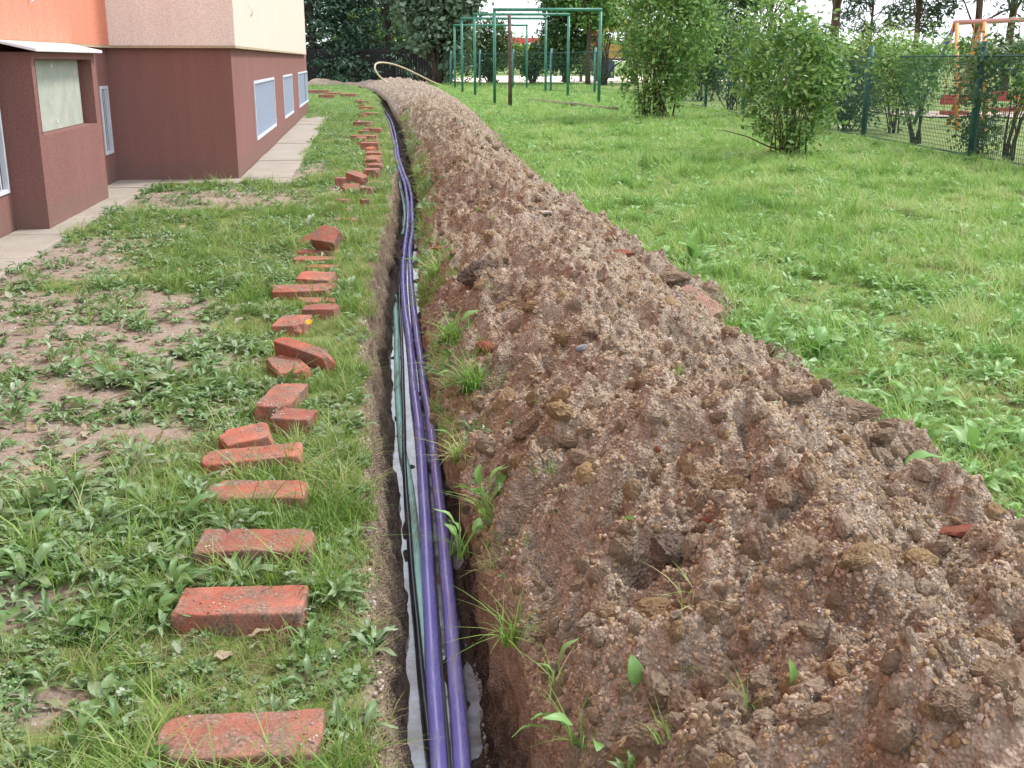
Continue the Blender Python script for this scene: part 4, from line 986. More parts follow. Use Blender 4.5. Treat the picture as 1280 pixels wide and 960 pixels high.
grassy(943, 888, 'flattened grass blades below the lone pointed leaf', 10, .09, .9, 1.9)
def single_leaf(px, py, label, L, W, el, an, stem=.3, gz=None, mat='broad_r'):
    g = on_mound(px, py) if gz is None else G(px, py, gz); q = random.Random(int(px))
    v_, f_ = leaf_arrays(L, W, q, curl=.3, stem=stem, wav=.07, nl=10); Mx = Matrix.Rotation(an, 3, 'Z') @ Matrix.Rotation(-el, 3, 'Y')
    o = obj('broad_leaf', pymesh('broad_leaf', [tuple(Mx @ Vector(p)) for p in v_], f_, M[mat]), None, (g.x, g.y, g.z-.005)); return tag(o, label, 'leaf')
single_leaf(792, 862, 'upright blue green leaf standing alone on the lower heap', .05, .034, 1.2, 1.9)
single_leaf(985, 868, 'lone pointed green leaf above flattened blades', .05, .018, 1.35, 2.0)
single_leaf(1128, 582, 'large pale wavy leaf lying at the lawn edge of the heap', .11, .06, .15, .2, .1)
M['greyleaf'] = leaf_mat('grey_leaf', [(.16,.28,.15),(.24,.36,.22)], .3, .4, .5)
# docks standing in the lawn
for px, py, label, nL, L in [(1212,575,'tall pale dock leaves standing in the lawn beside the heap',5,.12),(960,425,'broad glossy weed leaves at the lawn edge by the half buried brick',6,.11),(865,335,'leafy dock clump on the lawn edge up from the half buried brick',8,.17),(805,215,'spiky dark iris like clump in the middle of the lawn',0,.3)]:
    g = G(px, py); q = random.Random(px); ps = []
    if nL:
        for k in range(nL):
            v_, f_ = leaf_arrays(L*q.uniform(.7, 1.1), L*.38*q.uniform(.8, 1.1), q, curl=.35, stem=.35, wav=.1, nl=9); an = 6.28*k/nL+q.uniform(-.4, .4); el = q.uniform(.1, 1.1)
            Mx = Matrix.Rotation(an, 3, 'Z') @ Matrix.Rotation(-el, 3, 'Y'); ps.append(('leaf', [tuple(Mx @ Vector(p)) for p in v_], f_, M['broad_r'] if nL > 4 else M['greyleaf']))
    else: ps.append(('blades', *blade_arrays(26, .06, .42, .02, .5, q, 5), M['broad_r']))
    plant('dock_plant' if nL else 'iris_clump', label, g, ps, 1, 0)
M['yellow'] = simple('yellow_petal', (.75,.52,.02), .6, .1)
g = G(386, 403, .06); mb = MB()
for k in range(16):
    a = k*2*PI/16; mb.add([(0,0,0), (.016*math.cos(a-.14), .016*math.sin(a-.14), .004), (.019*math.cos(a), .019*math.sin(a), .003), (.016*math.cos(a+.14), .016*math.sin(a+.14), .004)], [(0,1,2,3)])
for k in range(9):
    a = k*2*PI/9+.2; mb.add([(0,0,.003), (.009*math.cos(a-.2), .009*math.sin(a-.2), .007), (.011*math.cos(a), .011*math.sin(a), .007), (.009*math.cos(a+.2), .009*math.sin(a+.2), .007)], [(0,1,2,3)])
dn = empty('dandelion', (g.x, g.y, 0), 0, 'yellow dandelion flower at the corner of a square looking brick', 'flower')
mb.build('flower_head', M['yellow'], dn, loc=(0,0,.06), rot=(.5,0,0)); MB().tube([(0,.01,0), (0,.004,.03), (0,0,.06)], .0016, 5).build('stem', M['broad_r'], dn)
# ------------------------------------------------------------------ drying frames, pole, log, hose
M['green_metal'] = simple('green_paint', (.035,.185,.12), .45, .3, 4, spec=.5)
M['rust'] = simple('rusty_brown_pole', (.11,.075,.06), .8, .4, 9)
M['old_wood'] = simple('old_wood', (.19,.15,.10), .85, .4, 7, bmp=.4)
for (l, lb_, r_, rb_, top, lab) in [(618,132,746.5,130,12,'closest green drying frame, tallest in view'),(594,122.5,709.5,122.5,18,'second green drying frame back from the closest'),(578.5,117.5,682,118,23,'third green drying frame, between the second and the last'),(567.5,112.5,658,111,31.5,'last green drying frame, smallest in view')]:
    a, b_ = G(l, lb_), G(r_, rb_); Y0 = (a.y+b_.y)/2; a.y = b_.y = Y0; hgt = GY(l, top, Y0).z
    e = empty('drying_frame', (a.x, Y0, 0), math.atan2(0, 1), lab, 'drying frame', 'green drying frames'); wd = (b_-a).length; rr = .045
    MB().tube([(0,0,-.1), (0,0,hgt-rr)], rr, 10).build('post', M['green_metal'], e, True)
    MB().tube([(wd,0,-.1), (wd,0,hgt-rr)], rr, 10).build('post', M['green_metal'], e, True)
    MB().tube([(-rr*.9,0,hgt), (wd+rr*.9,0,hgt)], rr*.98, 10).build('top_bar', M['green_metal'], e, True)
    hk_ = MB()
    for k in range(6):
        x_ = wd*(k+.5)/6; hk_.tube([(x_,0,hgt-rr), (x_,0,hgt-rr-.05), (x_+.03,0,hgt-rr-.06)], .008, 5)
    hk_.build('hooks', M['green_metal'], e)['kind'] = 'stuff'
a = G(637.5, 135); h_ = GY(637, 18, a.y).z
tag(MB().tube([(a.x,a.y,-.1), (a.x+.01,a.y,h_*.5), (a.x-.02,a.y,h_)], [.055,.05,.045], 9).build('pole', M['rust'], None, True), 'brown upright pole standing in front of the green frames', 'pole')
a, b_ = G(661, 124.5, .07), G(772, 136, .07)
mb = MB(); q = [a.lerp(b_, k/7) + Vector((0, 0, .01*math.sin(k*1.9))) for k in range(8)]
mb.tube(q, [.04,.045,.048,.045,.046,.042,.04,.035], 9); tag(mb.build('log', M['old_wood'], None, True), 'thin grey brown log lying in the lawn before the frames', 'log')
M['hose'] = simple('pale_hose', (.50,.42,.28), .5, .12, 5)
Yh = 48
q = [GY(x_, y_, Yh+dy) for x_, y_, dy in [(492,112,0),(483,103,0),(474,95,0),(469.5,88,0),(468.5,84,.1),(470,80,.3),(475,78.3,.6),(482,78.5,.9),(492,80.5,1.4),(505,85,2),(518,91,2.6),(530,97,3.2),(541,102.5,3.8),(552,107,4.2)]]
mb = MB(); mb.tube(catmull(q, 5), .035, 8); tag(mb.build('hose', M['hose'], None, True), 'pale stiff hose arching up from the far end of the heap', 'hose')

# far spoil heap where the trench turns behind the house
a, b_ = G(380, 106.5), G(476, 105.5); nx_, ny_ = 60, 16; Vs = []
for i in range(nx_+1):
    for j in range(ny_+1):
        u_, v_ = i/nx_, j/ny_; x_ = a.x+(b_.x-a.x+.6)*u_; y_ = a.y-1.0+2.2*v_
        Vs.append((x_, y_, -.03 + math.sin(PI*v_)*(.16+.10*math.sin(u_*9)+.10*math.sin(u_*3+.4))*min(1, u_*8+.2, (1-u_)*6+.05) + .06*float(noise2(np.array([x_*2.5]), np.array([y_*2.5]), 501)[0])))
tag(obj('soil_heap', npmesh('soil_heap', Vs, gridfaces(nx_+1, ny_+1), M['mound'])), 'low heap of earth in front of the dark board fence', 'soil heap')

# dark board fence at the back
M['darkwood'] = simple('dark_fence_boards', (.032,.029,.031), .8, .45, 5)
a, b_ = G(360, 104), G(566, 104.5); b_.y = a.y; Ln = b_.x-a.x
bf = empty('board_fence', (a.x, a.y, 0), 0, 'dark upright board fence closing off the garden behind the heap', 'fence')
n = int(Ln/.145); bm_ = None
for k in range(n):
    if k % 8 == 0: MB().box(k*.145-.03, .05, -.1, k*.145+.05, .13, 1.72).build('post', M['darkwood'], bf)
b0 = MB().box(0, 0, 0, .135, .022, 1.74).build('board', M['darkwood'], bf); b0.location = (0,0,.03)
for k in range(1, n):
    c_ = b0.copy(); COL.objects.link(c_); c_.parent = bf; c_.location = (k*.145, R.uniform(-.006, .006), .03+R.uniform(-.03, .03))
for z_ in (.35, 1.4): MB().box(0, .024, z_, Ln, .049, z_+.09).build('rail', M['darkwood'], bf)

# ------------------------------------------------------------------ green wire fence of the playground
M['teal'] = simple('teal_post', (.07,.20,.19), .5, .25, 6, spec=.5)
M['wire'] = simple('fence_wire', (.03,.085,.07), .6, .2)
pA, pB, pC = G(1340, 224), G(1079, 173.5), G(762, 112)
wf = empty('wire_fence', (0,0,0), 0, 'green wire mesh fence between the lawn and the playground', 'fence')
def panel(a, b_, h, parent, cell=.05, thick=.003):
    d = (b_-a); L = d.length; d.normalize(); mb = MB(); nn = Vector((-d.y, d.x, 0))
    def bar(p, q, t_):
        ax = (q-p).normalized(); s1 = nn*t_; s2 = ax.cross(nn)*t_; 
        mb.add([p+s1, p+s2, p-s1, p-s2, q+s1, q+s2, q-s1, q-s2], [(0,1,5,4), (1,2,6,5), (2,3,7,6), (3,0,4,7)])
    k = cell
    while k < L: bar(a+d*k+Vector((0,0,.05)), a+d*k+Vector((0,0,h)), thick); k += cell
    z_ = .06
    while z_ < h: bar(a+Vector((0,0,z_)), b_+Vector((0,0,z_)), thick); z_ += cell
    o = mb.build('wire_panel', M['wire'], parent); 
    fr = MB(); up = Vector((0,0,1))
    for p, q in ((a+up*.05, b_+up*.05), (a+up*h, b_+up*h), (a+up*.05, a+up*h), (b_+up*.05, b_+up*h)): fr.tube([p, q], .013, 6)
    fr.build('panel_frame', M['wire'], o)
def fence_run(P0, P1, sp, h, cell, lean=.012):
    n = max(1, round((P1-P0).length/sp))
    for i in range(n+1):
        p = P0.lerp(P1, i/n); mb = MB(); mb.tube([(p.x, p.y, -.1), (p.x-.01, p.y, .75), (p.x+.02, p.y, h+.16)], .042, 8); mb.build('post', M['teal'], wf, True)
        if i < n:
            q = P0.lerp(P1, (i+1)/n); d = (q-p).normalized(); panel(p+d*.08, q-d*.08, h, wf, cell)
mid = G(1213, 199)
fence_run(G(1213, 199), G(1079, 173.5), 9, 1.26, .05)
fence_run(G(1213, 199), G(1213, 199)+(G(1213,199)-G(1079,173.5)), 9, 1.26, .05)
p1 = G(1079, 173.5); d_ = (p1-G(1213, 199)); 
fence_run(p1, p1+d_*1.0, 9, 1.26, .06); fence_run(p1+d_, p1+d_*5, 3.6, 1.3, .12); p6 = p1+d_*5
fence_run(Vector((p6.x, p6.y+2.2, 0)), Vector((-3.2, p6.y+20, 0)) if False else Vector((-3.0, 57, 0)), 3.6, 1.5, .14)

# ------------------------------------------------------------------ trees and shrubs
def crown_mesh(name, blobs, nclump, nleaf, cr, leaf, mat, sd, shell=.5, upb=.5, asp=.5, flat=1.0, droop=0):
    g = np.random.default_rng(sd); B_ = np.array(blobs, float); vol = B_[:, 3]*B_[:, 4]*B_[:, 5]; pick = g.choice(len(B_), nclump, p=vol/vol.sum())
    d = g.normal(size=(nclump, 3)); d /= np.linalg.norm(d, axis=1)[:, None]; r_ = (shell+(1-shell)*g.random(nclump))**.7
    cc = B_[pick, :3] + d*r_[:, None]*B_[pick, 3:6]; cs = cr*(.6+.8*g.random(nclump))
    n = nclump*nleaf; ci = np.repeat(np.arange(nclump), nleaf)
    off = g.normal(size=(n, 3))*.55; off[:, 2] *= flat; p = cc[ci] + off*cs[ci][:, None]
    p[:, 2] -= droop*np.abs(off[:, 0]*cs[ci])
    nr = off*np.array([.6,.6,.5]) + g.normal(size=(n, 3))*.45 + np.array([0,0,upb]); nr /= np.linalg.norm(nr, axis=1)[:, None]
    t1 = np.cross(nr, g.normal(size=(n, 3))); t1 /= np.linalg.norm(t1, axis=1)[:, None]; t2 = np.cross(nr, t1)
    s_ = leaf*(.6+.8*g.random(n))[:, None]
    V_ = np.stack([p, p+t1*s_*.5+t2*s_*asp*.5, p+t1*s_-nr*s_*.12, p+t1*s_*.5-t2*s_*asp*.5], 1).reshape(-1, 3)
    return npmesh(name, V_, np.arange(n*4).reshape(-1, 4), mat, False), cc
def tree(name, label, cat, base, H, tr, blobs, nclump, nleaf, cr, leaf, mat, bark, sd, stems=1, limbs=14, spread=.3, grp=None, **kw):
    e = empty(name, (base.x, base.y, 0), 0, label, cat, grp); q = random.Random(sd)
    me, cc = crown_mesh('crown', blobs, nclump, nleaf, cr, leaf, mat, sd, **kw); obj('crown', me, e)
    mb = MB(); top = Vector((0,0,H))
    if stems == 1:
        pts = [Vector((0,0,-.1))] + [Vector((q.gauss(0, .02)*H*.2, q.gauss(0,.02)*H*.2, H*k/5)) for k in range(1, 6)]
        mb.tube(pts, [tr*(1-.75*k/5) for k in range(6)], 8)
        for c_ in q.sample(range(len(cc)), min(limbs, len(cc))):
            t_ = Vector(cc[c_]); z0 = min(H*.9, max(H*.2, t_.z*q.uniform(.5, .85))); a = Vector((0,0,z0)); m_ = a.lerp(t_, .5)+Vector((0,0,.08*H*q.uniform(-.3, 1)*.5))
            mb.tube([a, m_, t_], [tr*.32, tr*.2, tr*.06], 5)
    else:
        tg = q.sample(range(len(cc)), min(stems+limbs, len(cc)))
        for j, c_ in enumerate(tg):
            t_ = Vector(cc[c_]); a = Vector((q.gauss(0, spread*.25), q.gauss(0, spread*.25), -.05)); m_ = a.lerp(t_, .45)+Vector((-(t_.x)*.12, -(t_.y)*.12, .06*H))
            r_ = tr*q.uniform(.5, 1); mb.tube([a, a.lerp(m_, .5)+Vector((q.gauss(0,.02), 0, 0)), m_, t_], [r_, r_*.85, r_*.6, r_*.15], 5)
    mb.build('trunk' if stems == 1 else 'stems', bark, e, True); return e
M['bark'] = simple('bark', (.075,.055,.042), .9, .3, 14, bmp=.6, bscale=30); M['barkp'] = simple('pine_bark', (.10,.062,.045), .9, .3, 8, bmp=.6, bscale=20)
M['twig'] = simple('brown_stems', (.11,.075,.045), .85, .3, 10)
LM = lambda n_, c_, tr_=.35: leaf_mat(n_, c_, tr_, .5, .4, True)
M['lf1'] = LM('shrub_leaf', [(.055,.14,.03),(.10,.23,.05),(.15,.31,.07),(.21,.37,.11),(.32,.43,.14)])
M['lf2'] = LM('dark_leaf', [(.03,.075,.025),(.05,.115,.035),(.075,.15,.045),(.12,.20,.06)], .25)
M['lf3'] = LM('spruce_needles', [(.035,.085,.055),(.055,.12,.075),(.085,.16,.10),(.05,.10,.055)], .12)
M['lf4'] = LM('silver_leaf', [(.08,.14,.08),(.14,.21,.13),(.27,.34,.25),(.08,.14,.07)], .25)
M['lf5'] = LM('pine_needles', [(.03,.065,.04),(.045,.09,.05),(.065,.115,.06)], .15)
M['lf6'] = LM('light_leaf', [(.08,.18,.03),(.13,.25,.045),(.20,.32,.07),(.28,.36,.09)], .4)

tree('shrub', 'large many stemmed leafy shrub rising out of the picture in mid lawn', 'shrub', G(818, 150), 3, .022,
     [(.18,0,2.0,.95,.9,.85),(.85,.2,1.75,.6,.7,.6),(.2,0,3.1,1.0,1.0,.9),(-.3,0,1.15,.45,.5,.45),(.5,0,1.1,.5,.5,.4),(.05,0,.8,.85,.5,.5),(.1,-.1,.35,.65,.4,.3)], 330, 34, .27, .105, M['lf1'], M['twig'], 901, stems=12, limbs=16, spread=.6)
tree('shrub', 'airy shrub with fanned brown stems next to the wire fence', 'shrub', G(984, 196), 1.8, .014,
     [(0,0,1.15,.72,.6,.5),(-.2,0,1.62,.55,.5,.32),(.35,.1,.95,.42,.5,.45),(-.52,0,1.25,.32,.4,.35),(.45,.1,1.45,.3,.3,.3),(0,0,.5,.5,.4,.35),(0,-.05,.2,.3,.3,.15),(-.45,0,.75,.3,.3,.3),(.45,0,.6,.3,.3,.3)], 210, 25, .17, .082, M['lf1'], M['twig'], 902, stems=12, limbs=14, spread=.5)
g0 = G(985, 195); mb = MB(); mb.tube([g0+Vector((0,0,.05)), GY(960,183,g0.y), GY(935,171,g0.y-.3), GY(905,163,g0.y-.4), GY(888,162,g0.y-.4)], [.012,.01,.008,.005,.002], 5)
tag(mb.build('bare_branch', M['twig'], None, True), 'bare twig reaching out low from the airy shrub', 'branch')
# behind the fence: shrubs with clear dark stems
hedge = [(1131,181,[(0,0,1.0,.32,.3,.35),(.1,0,1.3,.42,.3,.25),(-.1,0,.55,.25,.3,.25),(-.3,.3,1.2,.3,.3,.25)],75,30,'slim shrub seen through the wire mesh in the middle panel'),
         (1205,194.5,[(0,0,.5,.26,.3,.38),(.1,.1,.25,.3,.3,.2),(-.05,.3,.95,.22,.3,.3)],50,30,'dark narrow shrub behind the teal post with the leaning look'),
         (1245,202,[(-.05,0,1.0,.5,.4,.27),(.25,0,.85,.3,.3,.25),(-.1,.3,1.3,.4,.4,.25)],80,30,'shrub with bare forked stems behind the mesh by the picture edge'),
         (1305,212,[(0,0,1.0,.5,.4,.3),(0,0,.6,.3,.3,.3)],70,28,'shrub just beyond the forked stem one along the mesh'),
         (1048,163,[(0,0,.75,.75,.5,.55),(-.5,.2,1.0,.5,.4,.4),(.3,.2,.4,.5,.3,.35)],150,32,'dense dark shrub behind the mesh beside the airy shrub'),
         (1105,168,[(0,0,1.05,.4,.4,.45),(-.2,.3,1.45,.5,.3,.25)],80,28,'pale green shrub behind the first teal fence post'),
         (965,148,[(0,0,1.0,.9,.6,.7),(.4,.3,1.5,.8,.5,.4)],130,30,'dark shrub behind the fence half hidden by the airy shrub'),
         (905,137,[(0,0,.9,.9,.6,.7),(-.7,.3,1.4,.8,.5,.5),(.2,.3,1.8,.8,.5,.3)],150,30,'dark shrub in the gap between the two lawn shrubs'),
         (868,126,[(0,0,1.2,1.0,.7,.9),(-.3,.3,2.2,.9,.5,.6)],130,30,'dark shrub standing behind the large lawn shrub')]
for i, (px, py, bl_, nc, nl_, lb) in enumerate(hedge):
    g = G(px, py-.0); g = Vector((g.x+.18, g.y+.15, 0)); far_s = max(1, g.y/17)
    tree('hedge_shrub', lb, 'shrub', g, 1.6, .02, bl_, nc, nl_, .2*far_s, .07*far_s**.8, M['lf6'] if i in (5,) else (M['lf1'] if i in (0, 3) else M['lf2']), M['bark'], 910+i, stems=3, limbs=6, spread=.25, grp='shrubs behind the wire fence')

def conifer(px, Yc, H, rad, label, sd, z0=1.3):
    X0 = GY(px, 80, Yc).x; q = random.Random(sd); bl_ = []
    z_ = z0
    while z_ < H:
        rr = rad*(1-((z_-z0)/(H-z0))**1.3)+.3; m_ = 9
        for k in range(m_):
            a = 6.28*(k+q.random()*.8)/m_; L_k = rr*q.uniform(.75, 1.1)
            for f_ in (.45, .75, 1.0): bl_.append((math.cos(a)*L_k*f_, math.sin(a)*L_k*f_, z_-.28*L_k*f_*f_+q.uniform(-.1, .1), .6, .6, .12))
        z_ += .8
    return tree('spruce_tree', label, 'tree', Vector((X0, Yc, 0)), H, .22, bl_, len(bl_)*2, 22, .5, .26, M['lf3'], M['bark'], sd, limbs=20, shell=.2, upb=.8, asp=.4, flat=.35, grp='dark conifers beyond the board fence', droop=.3)
conifer(392, 64.5, 9, 3.2, 'dark conifer rising by the house corner beyond the board fence', 931)
conifer(432, 66, 11, 3.8, 'broad dark conifer in the middle of the three beyond the board fence', 932)
conifer(487, 65, 10, 3.4, 'dark conifer beyond the board fence nearest the silvery leaved tree', 933)
tree('broadleaf_tree', 'silvery green leaved tree at the end of the board fence', 'tree', G(548, 106), 7, .16, [(0,0,3.6,1.9,1.6,1.6),(.3,-.4,2.2,1.5,1.2,1.0),(-.8,0,5.2,1.7,1.5,1.2),(.9,0,4.6,1.5,1.4,1.4),(.7,0,1.3,.9,.8,.5)], 250, 34, .5, .27, M['lf4'], M['bark'], 941, stems=3, limbs=12, spread=.5, asp=.75)
tree('broadleaf_tree', 'leafy shrubby tree seen between the posts of the rear drying frames', 'tree', G(612, 104.5), 3.5, .07, [(0,0,1.6,1.25,1.0,1.0),(.2,0,2.6,1.0,.9,.7),(-.7,0,.9,.9,.7,.5)], 130, 30, .4, .2, M['lf2'], M['bark'], 942, stems=4, limbs=10, spread=.5)
tree('broadleaf_tree', 'dense dark tree behind the far side posts of the drying frames', 'tree', G(708, 106), 5, .12, [(0,0,2.4,1.3,1.1,1.4),(.3,0,4.2,1.7,1.5,1.0),(-.6,0,1.1,.7,.8,.6),(.9,0,1.2,.6,.6,.7)], 240, 34, .42, .22, M['lf2'], M['bark'], 943, stems=2, limbs=12, spread=.3)
tree('broadleaf_tree', 'tall yellowish green tree whose canopy hangs over the play tower', 'tree', G(792, 104.5), 8, .2, [(0,0,5.0,2.6,2.2,1.1),(-1.4,0,4.2,1.4,1.2,.6),(2.4,.5,4.6,2.0,1.6,1.0),(4.6,1,5.2,2.2,1.6,1.2),(-.9,-.5,3.3,1.1,.9,.6),(1.6,-.4,2.6,1.0,.9,.8)], 280, 30, .5, .24, M['lf6'], M['bark'], 944, limbs=16)
tree('broadleaf_tree', 'green tree with drooping crown behind the closest drying frame', 'tree', G(735, 107), 6, .14, [(0,0,4.4,1.5,1.5,1.0),(-1.5,0,5.0,1.4,1.2,.7),(.2,0,3.3,.9,.9,.5)], 150, 30, .45, .22, M['lf1'], M['bark'], 945, limbs=12)
tree('broadleaf_tree', 'dark tree standing between the large shrub and the pine trunks', 'tree', G(893, 112), 7, .17, [(0,0,3.6,1.9,1.6,1.2),(.8,0,5.0,2.3,1.6,.9),(2.2,0,3.9,1.2,1.2,.7)], 230, 30, .45, .2, M['lf2'], M['bark'], 946, limbs=14)
def pine(px, Yc, H, label, sd, tr=.17, low=3.0, w_=2.2, n=26):
    X0 = GY(px, 80, Yc).x; q = random.Random(sd); bl_ = []
    for k in range(n):
        z_ = low+(H-low)*(k/n)**1.0; a = q.uniform(0, 6.28); L_k = w_*q.uniform(.35, 1.0)*(1-.5*k/n); bl_.append((math.cos(a)*L_k, math.sin(a)*L_k, z_+q.uniform(-.2, .4), .55, .55, .2))
    return tree('pine_tree', label, 'tree', Vector((X0, Yc, 0)), H, tr, bl_, n*5, 40, .55, .26, M['lf5'], M['barkp'], sd, limbs=30, shell=.1, upb=.6, asp=.28, flat=.45, grp='pines beyond the playground')
tree('broadleaf_tree', 'low leafy tree behind the rear drying frames beside the brown pole', 'tree', G(664, 105), 2.4, .06, [(0,0,1.0,.8,.7,.6),(.6,0,1.7,.7,.7,.6)], 80, 28, .36, .2, M['lf2'], M['bark'], 947, stems=3, limbs=8, spread=.4)
tree('broadleaf_tree', 'bushy tree half hiding the play tower', 'tree', G(752, 106.5), 3, .07, [(-.3,0,3.3,1.2,.8,.7),(1.5,0,2.0,.6,.6,.7),(-1.0,0,1.0,.45,.4,.5)], 100, 28, .36, .19, M['lf1'], M['bark'], 948, stems=3, limbs=8, spread=.4)
pine(1040, 44, 11, 'pine with the thickest bare trunk at the top edge', 951, .2, 4.6, 2.6, 26)
pine(1085, 56, 9, 'slim pine beside the thickest trunk with drooping dark boughs', 956, .09, 2.4, 2.2, 26)
pine(1142, 42, 10, 'pine with dark boughs over the middle fence panel', 952, .11, 2.5, 2.0, 30)
pine(1216, 38, 10, 'pine whose trunk stands behind the orange swing legs', 953, .14, 2.9, 1.9, 24)
pine(1258, 40, 10, 'pine behind the swing crossbar by the picture edge', 954, .16, 3.1, 2.0, 22)
pine(960, 62, 10, 'pine top showing over the airy shrub', 955, .16, 4.0, 2.6, 20)
# far trees on the skyline: copies of two builds
far_l = ['pale far tree on the skyline seen past the silvery leaved tree','far tree on the skyline in the gap of the rear frames','small far tree seen through the closest frame','far tree beside the play tower','far tree behind the large lawn shrub','far tree between the lawn shrubs','far tree under the thickest pine trunk','far tree under the slim pine','far tree behind the middle fence panel','far tree behind the seats of the swing','last far tree by the picture edge','hazy far tree behind the board fence']
src_ = []
for s__ in range(2):
    e = tree('far_tree', far_l[s__], 'tree', Vector((GY((560, 640)[s__], 80, 105).x, 105, 0)), 6, .2, [(0,0,3.2,2.4,2.0,1.7),(1.5,0,2.4,1.8,1.6,1.3),(-1.4,0,2.0,1.8,1.5,1.3)], 90, 26, .8, .5, M['lf6'] if s__ else M['lf1'], M['bark'], 960+s__, limbs=8, grp='trees on the skyline')
    e.scale = (.75,.75,.62) if s__ else (1,1,1); src_.append(e)
for k, (px, Yc, s_) in enumerate([(690,110,.8),(745,108,.9),(830,112,1.1),(930,115,1.0),(1030,118,.85),(1085,112,.75),(1150,116,.7),(1212,110,.75),(1285,112,.85),(470,100,1.4)]):
    r0 = src_[k % 2]; c_ = r0.copy(); COL.objects.link(c_); c_.location = (GY(px, 80, Yc).x, Yc, 0); c_.scale = (s_*1.25, s_, s_*.85); c_.rotation_euler = (0,0,k*1.3); c_['label'] = far_l[k+2]
    for ch in r0.children:
        d = ch.copy(); COL.objects.link(d); d.parent = c_

# ------------------------------------------------------------------ playground
M['sandpath'] = simple('pale_sand_path', (.62,.55,.44), .9, .12, .6)
M['pinkpath'] = simple('reddish_path', (.40,.31,.26), .9, .12, 1.5)
def sheet(name, pts, z_, mat):
    mb = MB(); n = len(pts); mb.add([(x_, y_, z_) for x_, y_ in pts], [tuple(range(n))]); o = mb.build(name, mat); o['kind'] = 'structure'; return o
sheet('path', [(-4.2,64.5),(-1,63.8),(4,63.5),(12,63.8),(20,64.5),(20,84),(6,88),(-1,92),(-4.4,78)], .028, M['sandpath'])
sheet('path', [(8.6,25.3),(12,24.6),(20,24.2),(32,24.5),(32,27.2),(20,26.8),(12,27.4),(8.8,28.2)], .024, M['pinkpath'])
pal = {'orange':(.58,.24,.07),'blue':(.06,.10,.20),'red':(.42,.06,.06),'pink':(.52,.25,.23),'yellow':(.58,.38,.10),'brown':(.15,.08,.06),'white':(.8,.8,.78),'purple':(.30,.05,.22)}
for k_, c_ in pal.items(): M[k_] = simple(k_+'_paint', c_, .45, .12, 3, spec=.5)
Ys = 21.5; e = empty('swing_set', GY(1182, 155, Ys).xy.to_3d(), 0, 'tall swing frame with pink crossbar and orange and blue legs', 'swing frame')
L0 = Vector((e.location.x, Ys, 0)); zt = GY(1182, 27, Ys).z; sx_ = 3.9
MB().tube([(-.05,0,zt-.02), (sx_+.1,-.0,zt+.16)], .045, 8).build('crossbar', M['pink'], e, True)
for x_, dz, cA, cB in ((.0, 0, 'orange', 'blue'), (.5, .02, 'orange', 'orange'), (1.75, .08, 'blue', 'orange')):
    for sg, cc_ in ((-1, cA), (1, cB)):
        MB().tube([(x_, sg*.04, zt+dz-.04), (x_+(-.30 if cc_ == 'blue' else -.12), sg*.9, -.05)], .04, 7).build('leg', M[cc_], e, True)
for x_ in (.04,): MB().tube([(x_, 0, zt-.05), (x_-.45, .2, zt-.75), (x_-.1,.5,zt-1.1)], .035, 6).build('brace', M['blue'], e, True)
for k, (dx, lb, zc) in enumerate([(.02,'red swing seat hanging lowest, seen through the mesh before the teal post',.28),(.85,'red swing seat hanging just beyond the teal post',.34),(1.25,'orange red swing seat nearest the picture edge',.36)]):
    r0 = empty('swing', (L0.x+dx+.1, Ys-.05, zt-.03), 0, lb, 'swing', 'swings')
    for sx in (-.2, .2): MB().tube([(sx,0,0), (sx*1.0,0,-(zt-zc)+.05)], .010, 5).build('chain', M['orange'], r0)
    MB().box(-.24, -.1, -(zt-zc)-.02, .24, .1, -(zt-zc)+.05).build('seat', M['red'], r0, bevel=.01)
    MB().box(-.24, .1, -(zt-zc)+.16, .24, .13, -(zt-zc)+.34).build('back_rest', M['red' if k != 2 else 'orange'], r0, bevel=.008)
# play tower
Yt = 68; g = GY(768, 100, Yt); e = empty('play_tower', (g.x, Yt, 0), 0, 'yellow red and blue play tower under the tree canopy', 'play tower')
s1 = 22/1.0
for x_ in (-1.1, 1.1):
    for y_ in (-.9, .9): MB().box(x_-.07, y_-.07, 0, x_+.07, y_+.07, 3.0).build('post', M['brown'], e)
MB().box(-1.2, -1, 1.2, 1.2, 1, 1.32).build('platform', M['brown'], e)
MB().box(-1.0, -.98, 1.33, .95, -.93, 2.1).build('side_panel', M['yellow'], e); MB().box(-1.22, -.96, 1.7, -1.18, .9, 2.9).build('side_panel', M['red'], e)
MB().box(-1.35, -.99, 1.7, -1.18, -.97, 2.8).build('side_panel', M['red'], e)
MB().add([(-1.3,-1.1,2.8),(1.3,-1.1,2.8),(1.3,1.1,2.8),(-1.3,1.1,2.8),(0,-.0,3.9)], [(0,1,4),(1,2,4),(2,3,4),(3,0,4),(0,3,2,1)]).build('roof', M['yellow'], e)
MB().add([(1.1,-1,1.6),(1.6,-1.6,1.3),(2.4,-2.2,.4),(2.4,-1.5,.4),(1.6,-.9,1.3),(1.1,-.3,1.6),(1.1,-1,1.5),(1.6,-1.6,1.2),(2.4,-2.2,.3),(2.4,-1.5,.3),(1.6,-.9,1.2),(1.1,-.3,1.5)], [(0,1,4,5),(1,2,3,4),(11,10,7,6),(10,9,8,7),(0,6,7,1),(1,7,8,2),(5,4,10,11),(4,3,9,10),(2,8,9,3)]).build('slide', M['purple'], e)
MB().box(-1.1, -1.01, .2, -.1, -.96, 1.15).build('lower_panel', M['blue'], e)
g = GY(737, 100, 66); e = empty('climbing_hut', (g.x, 66, 0), 0, 'brown wooden climbing hut with a slanting ladder by the tower', 'climbing hut')
for x_ in (-.5, .5):
    for y_ in (-.4, .4): MB().box(x_-.06, y_-.06, 0, x_+.06, y_+.06, 2.1).build('post', M['brown'], e)
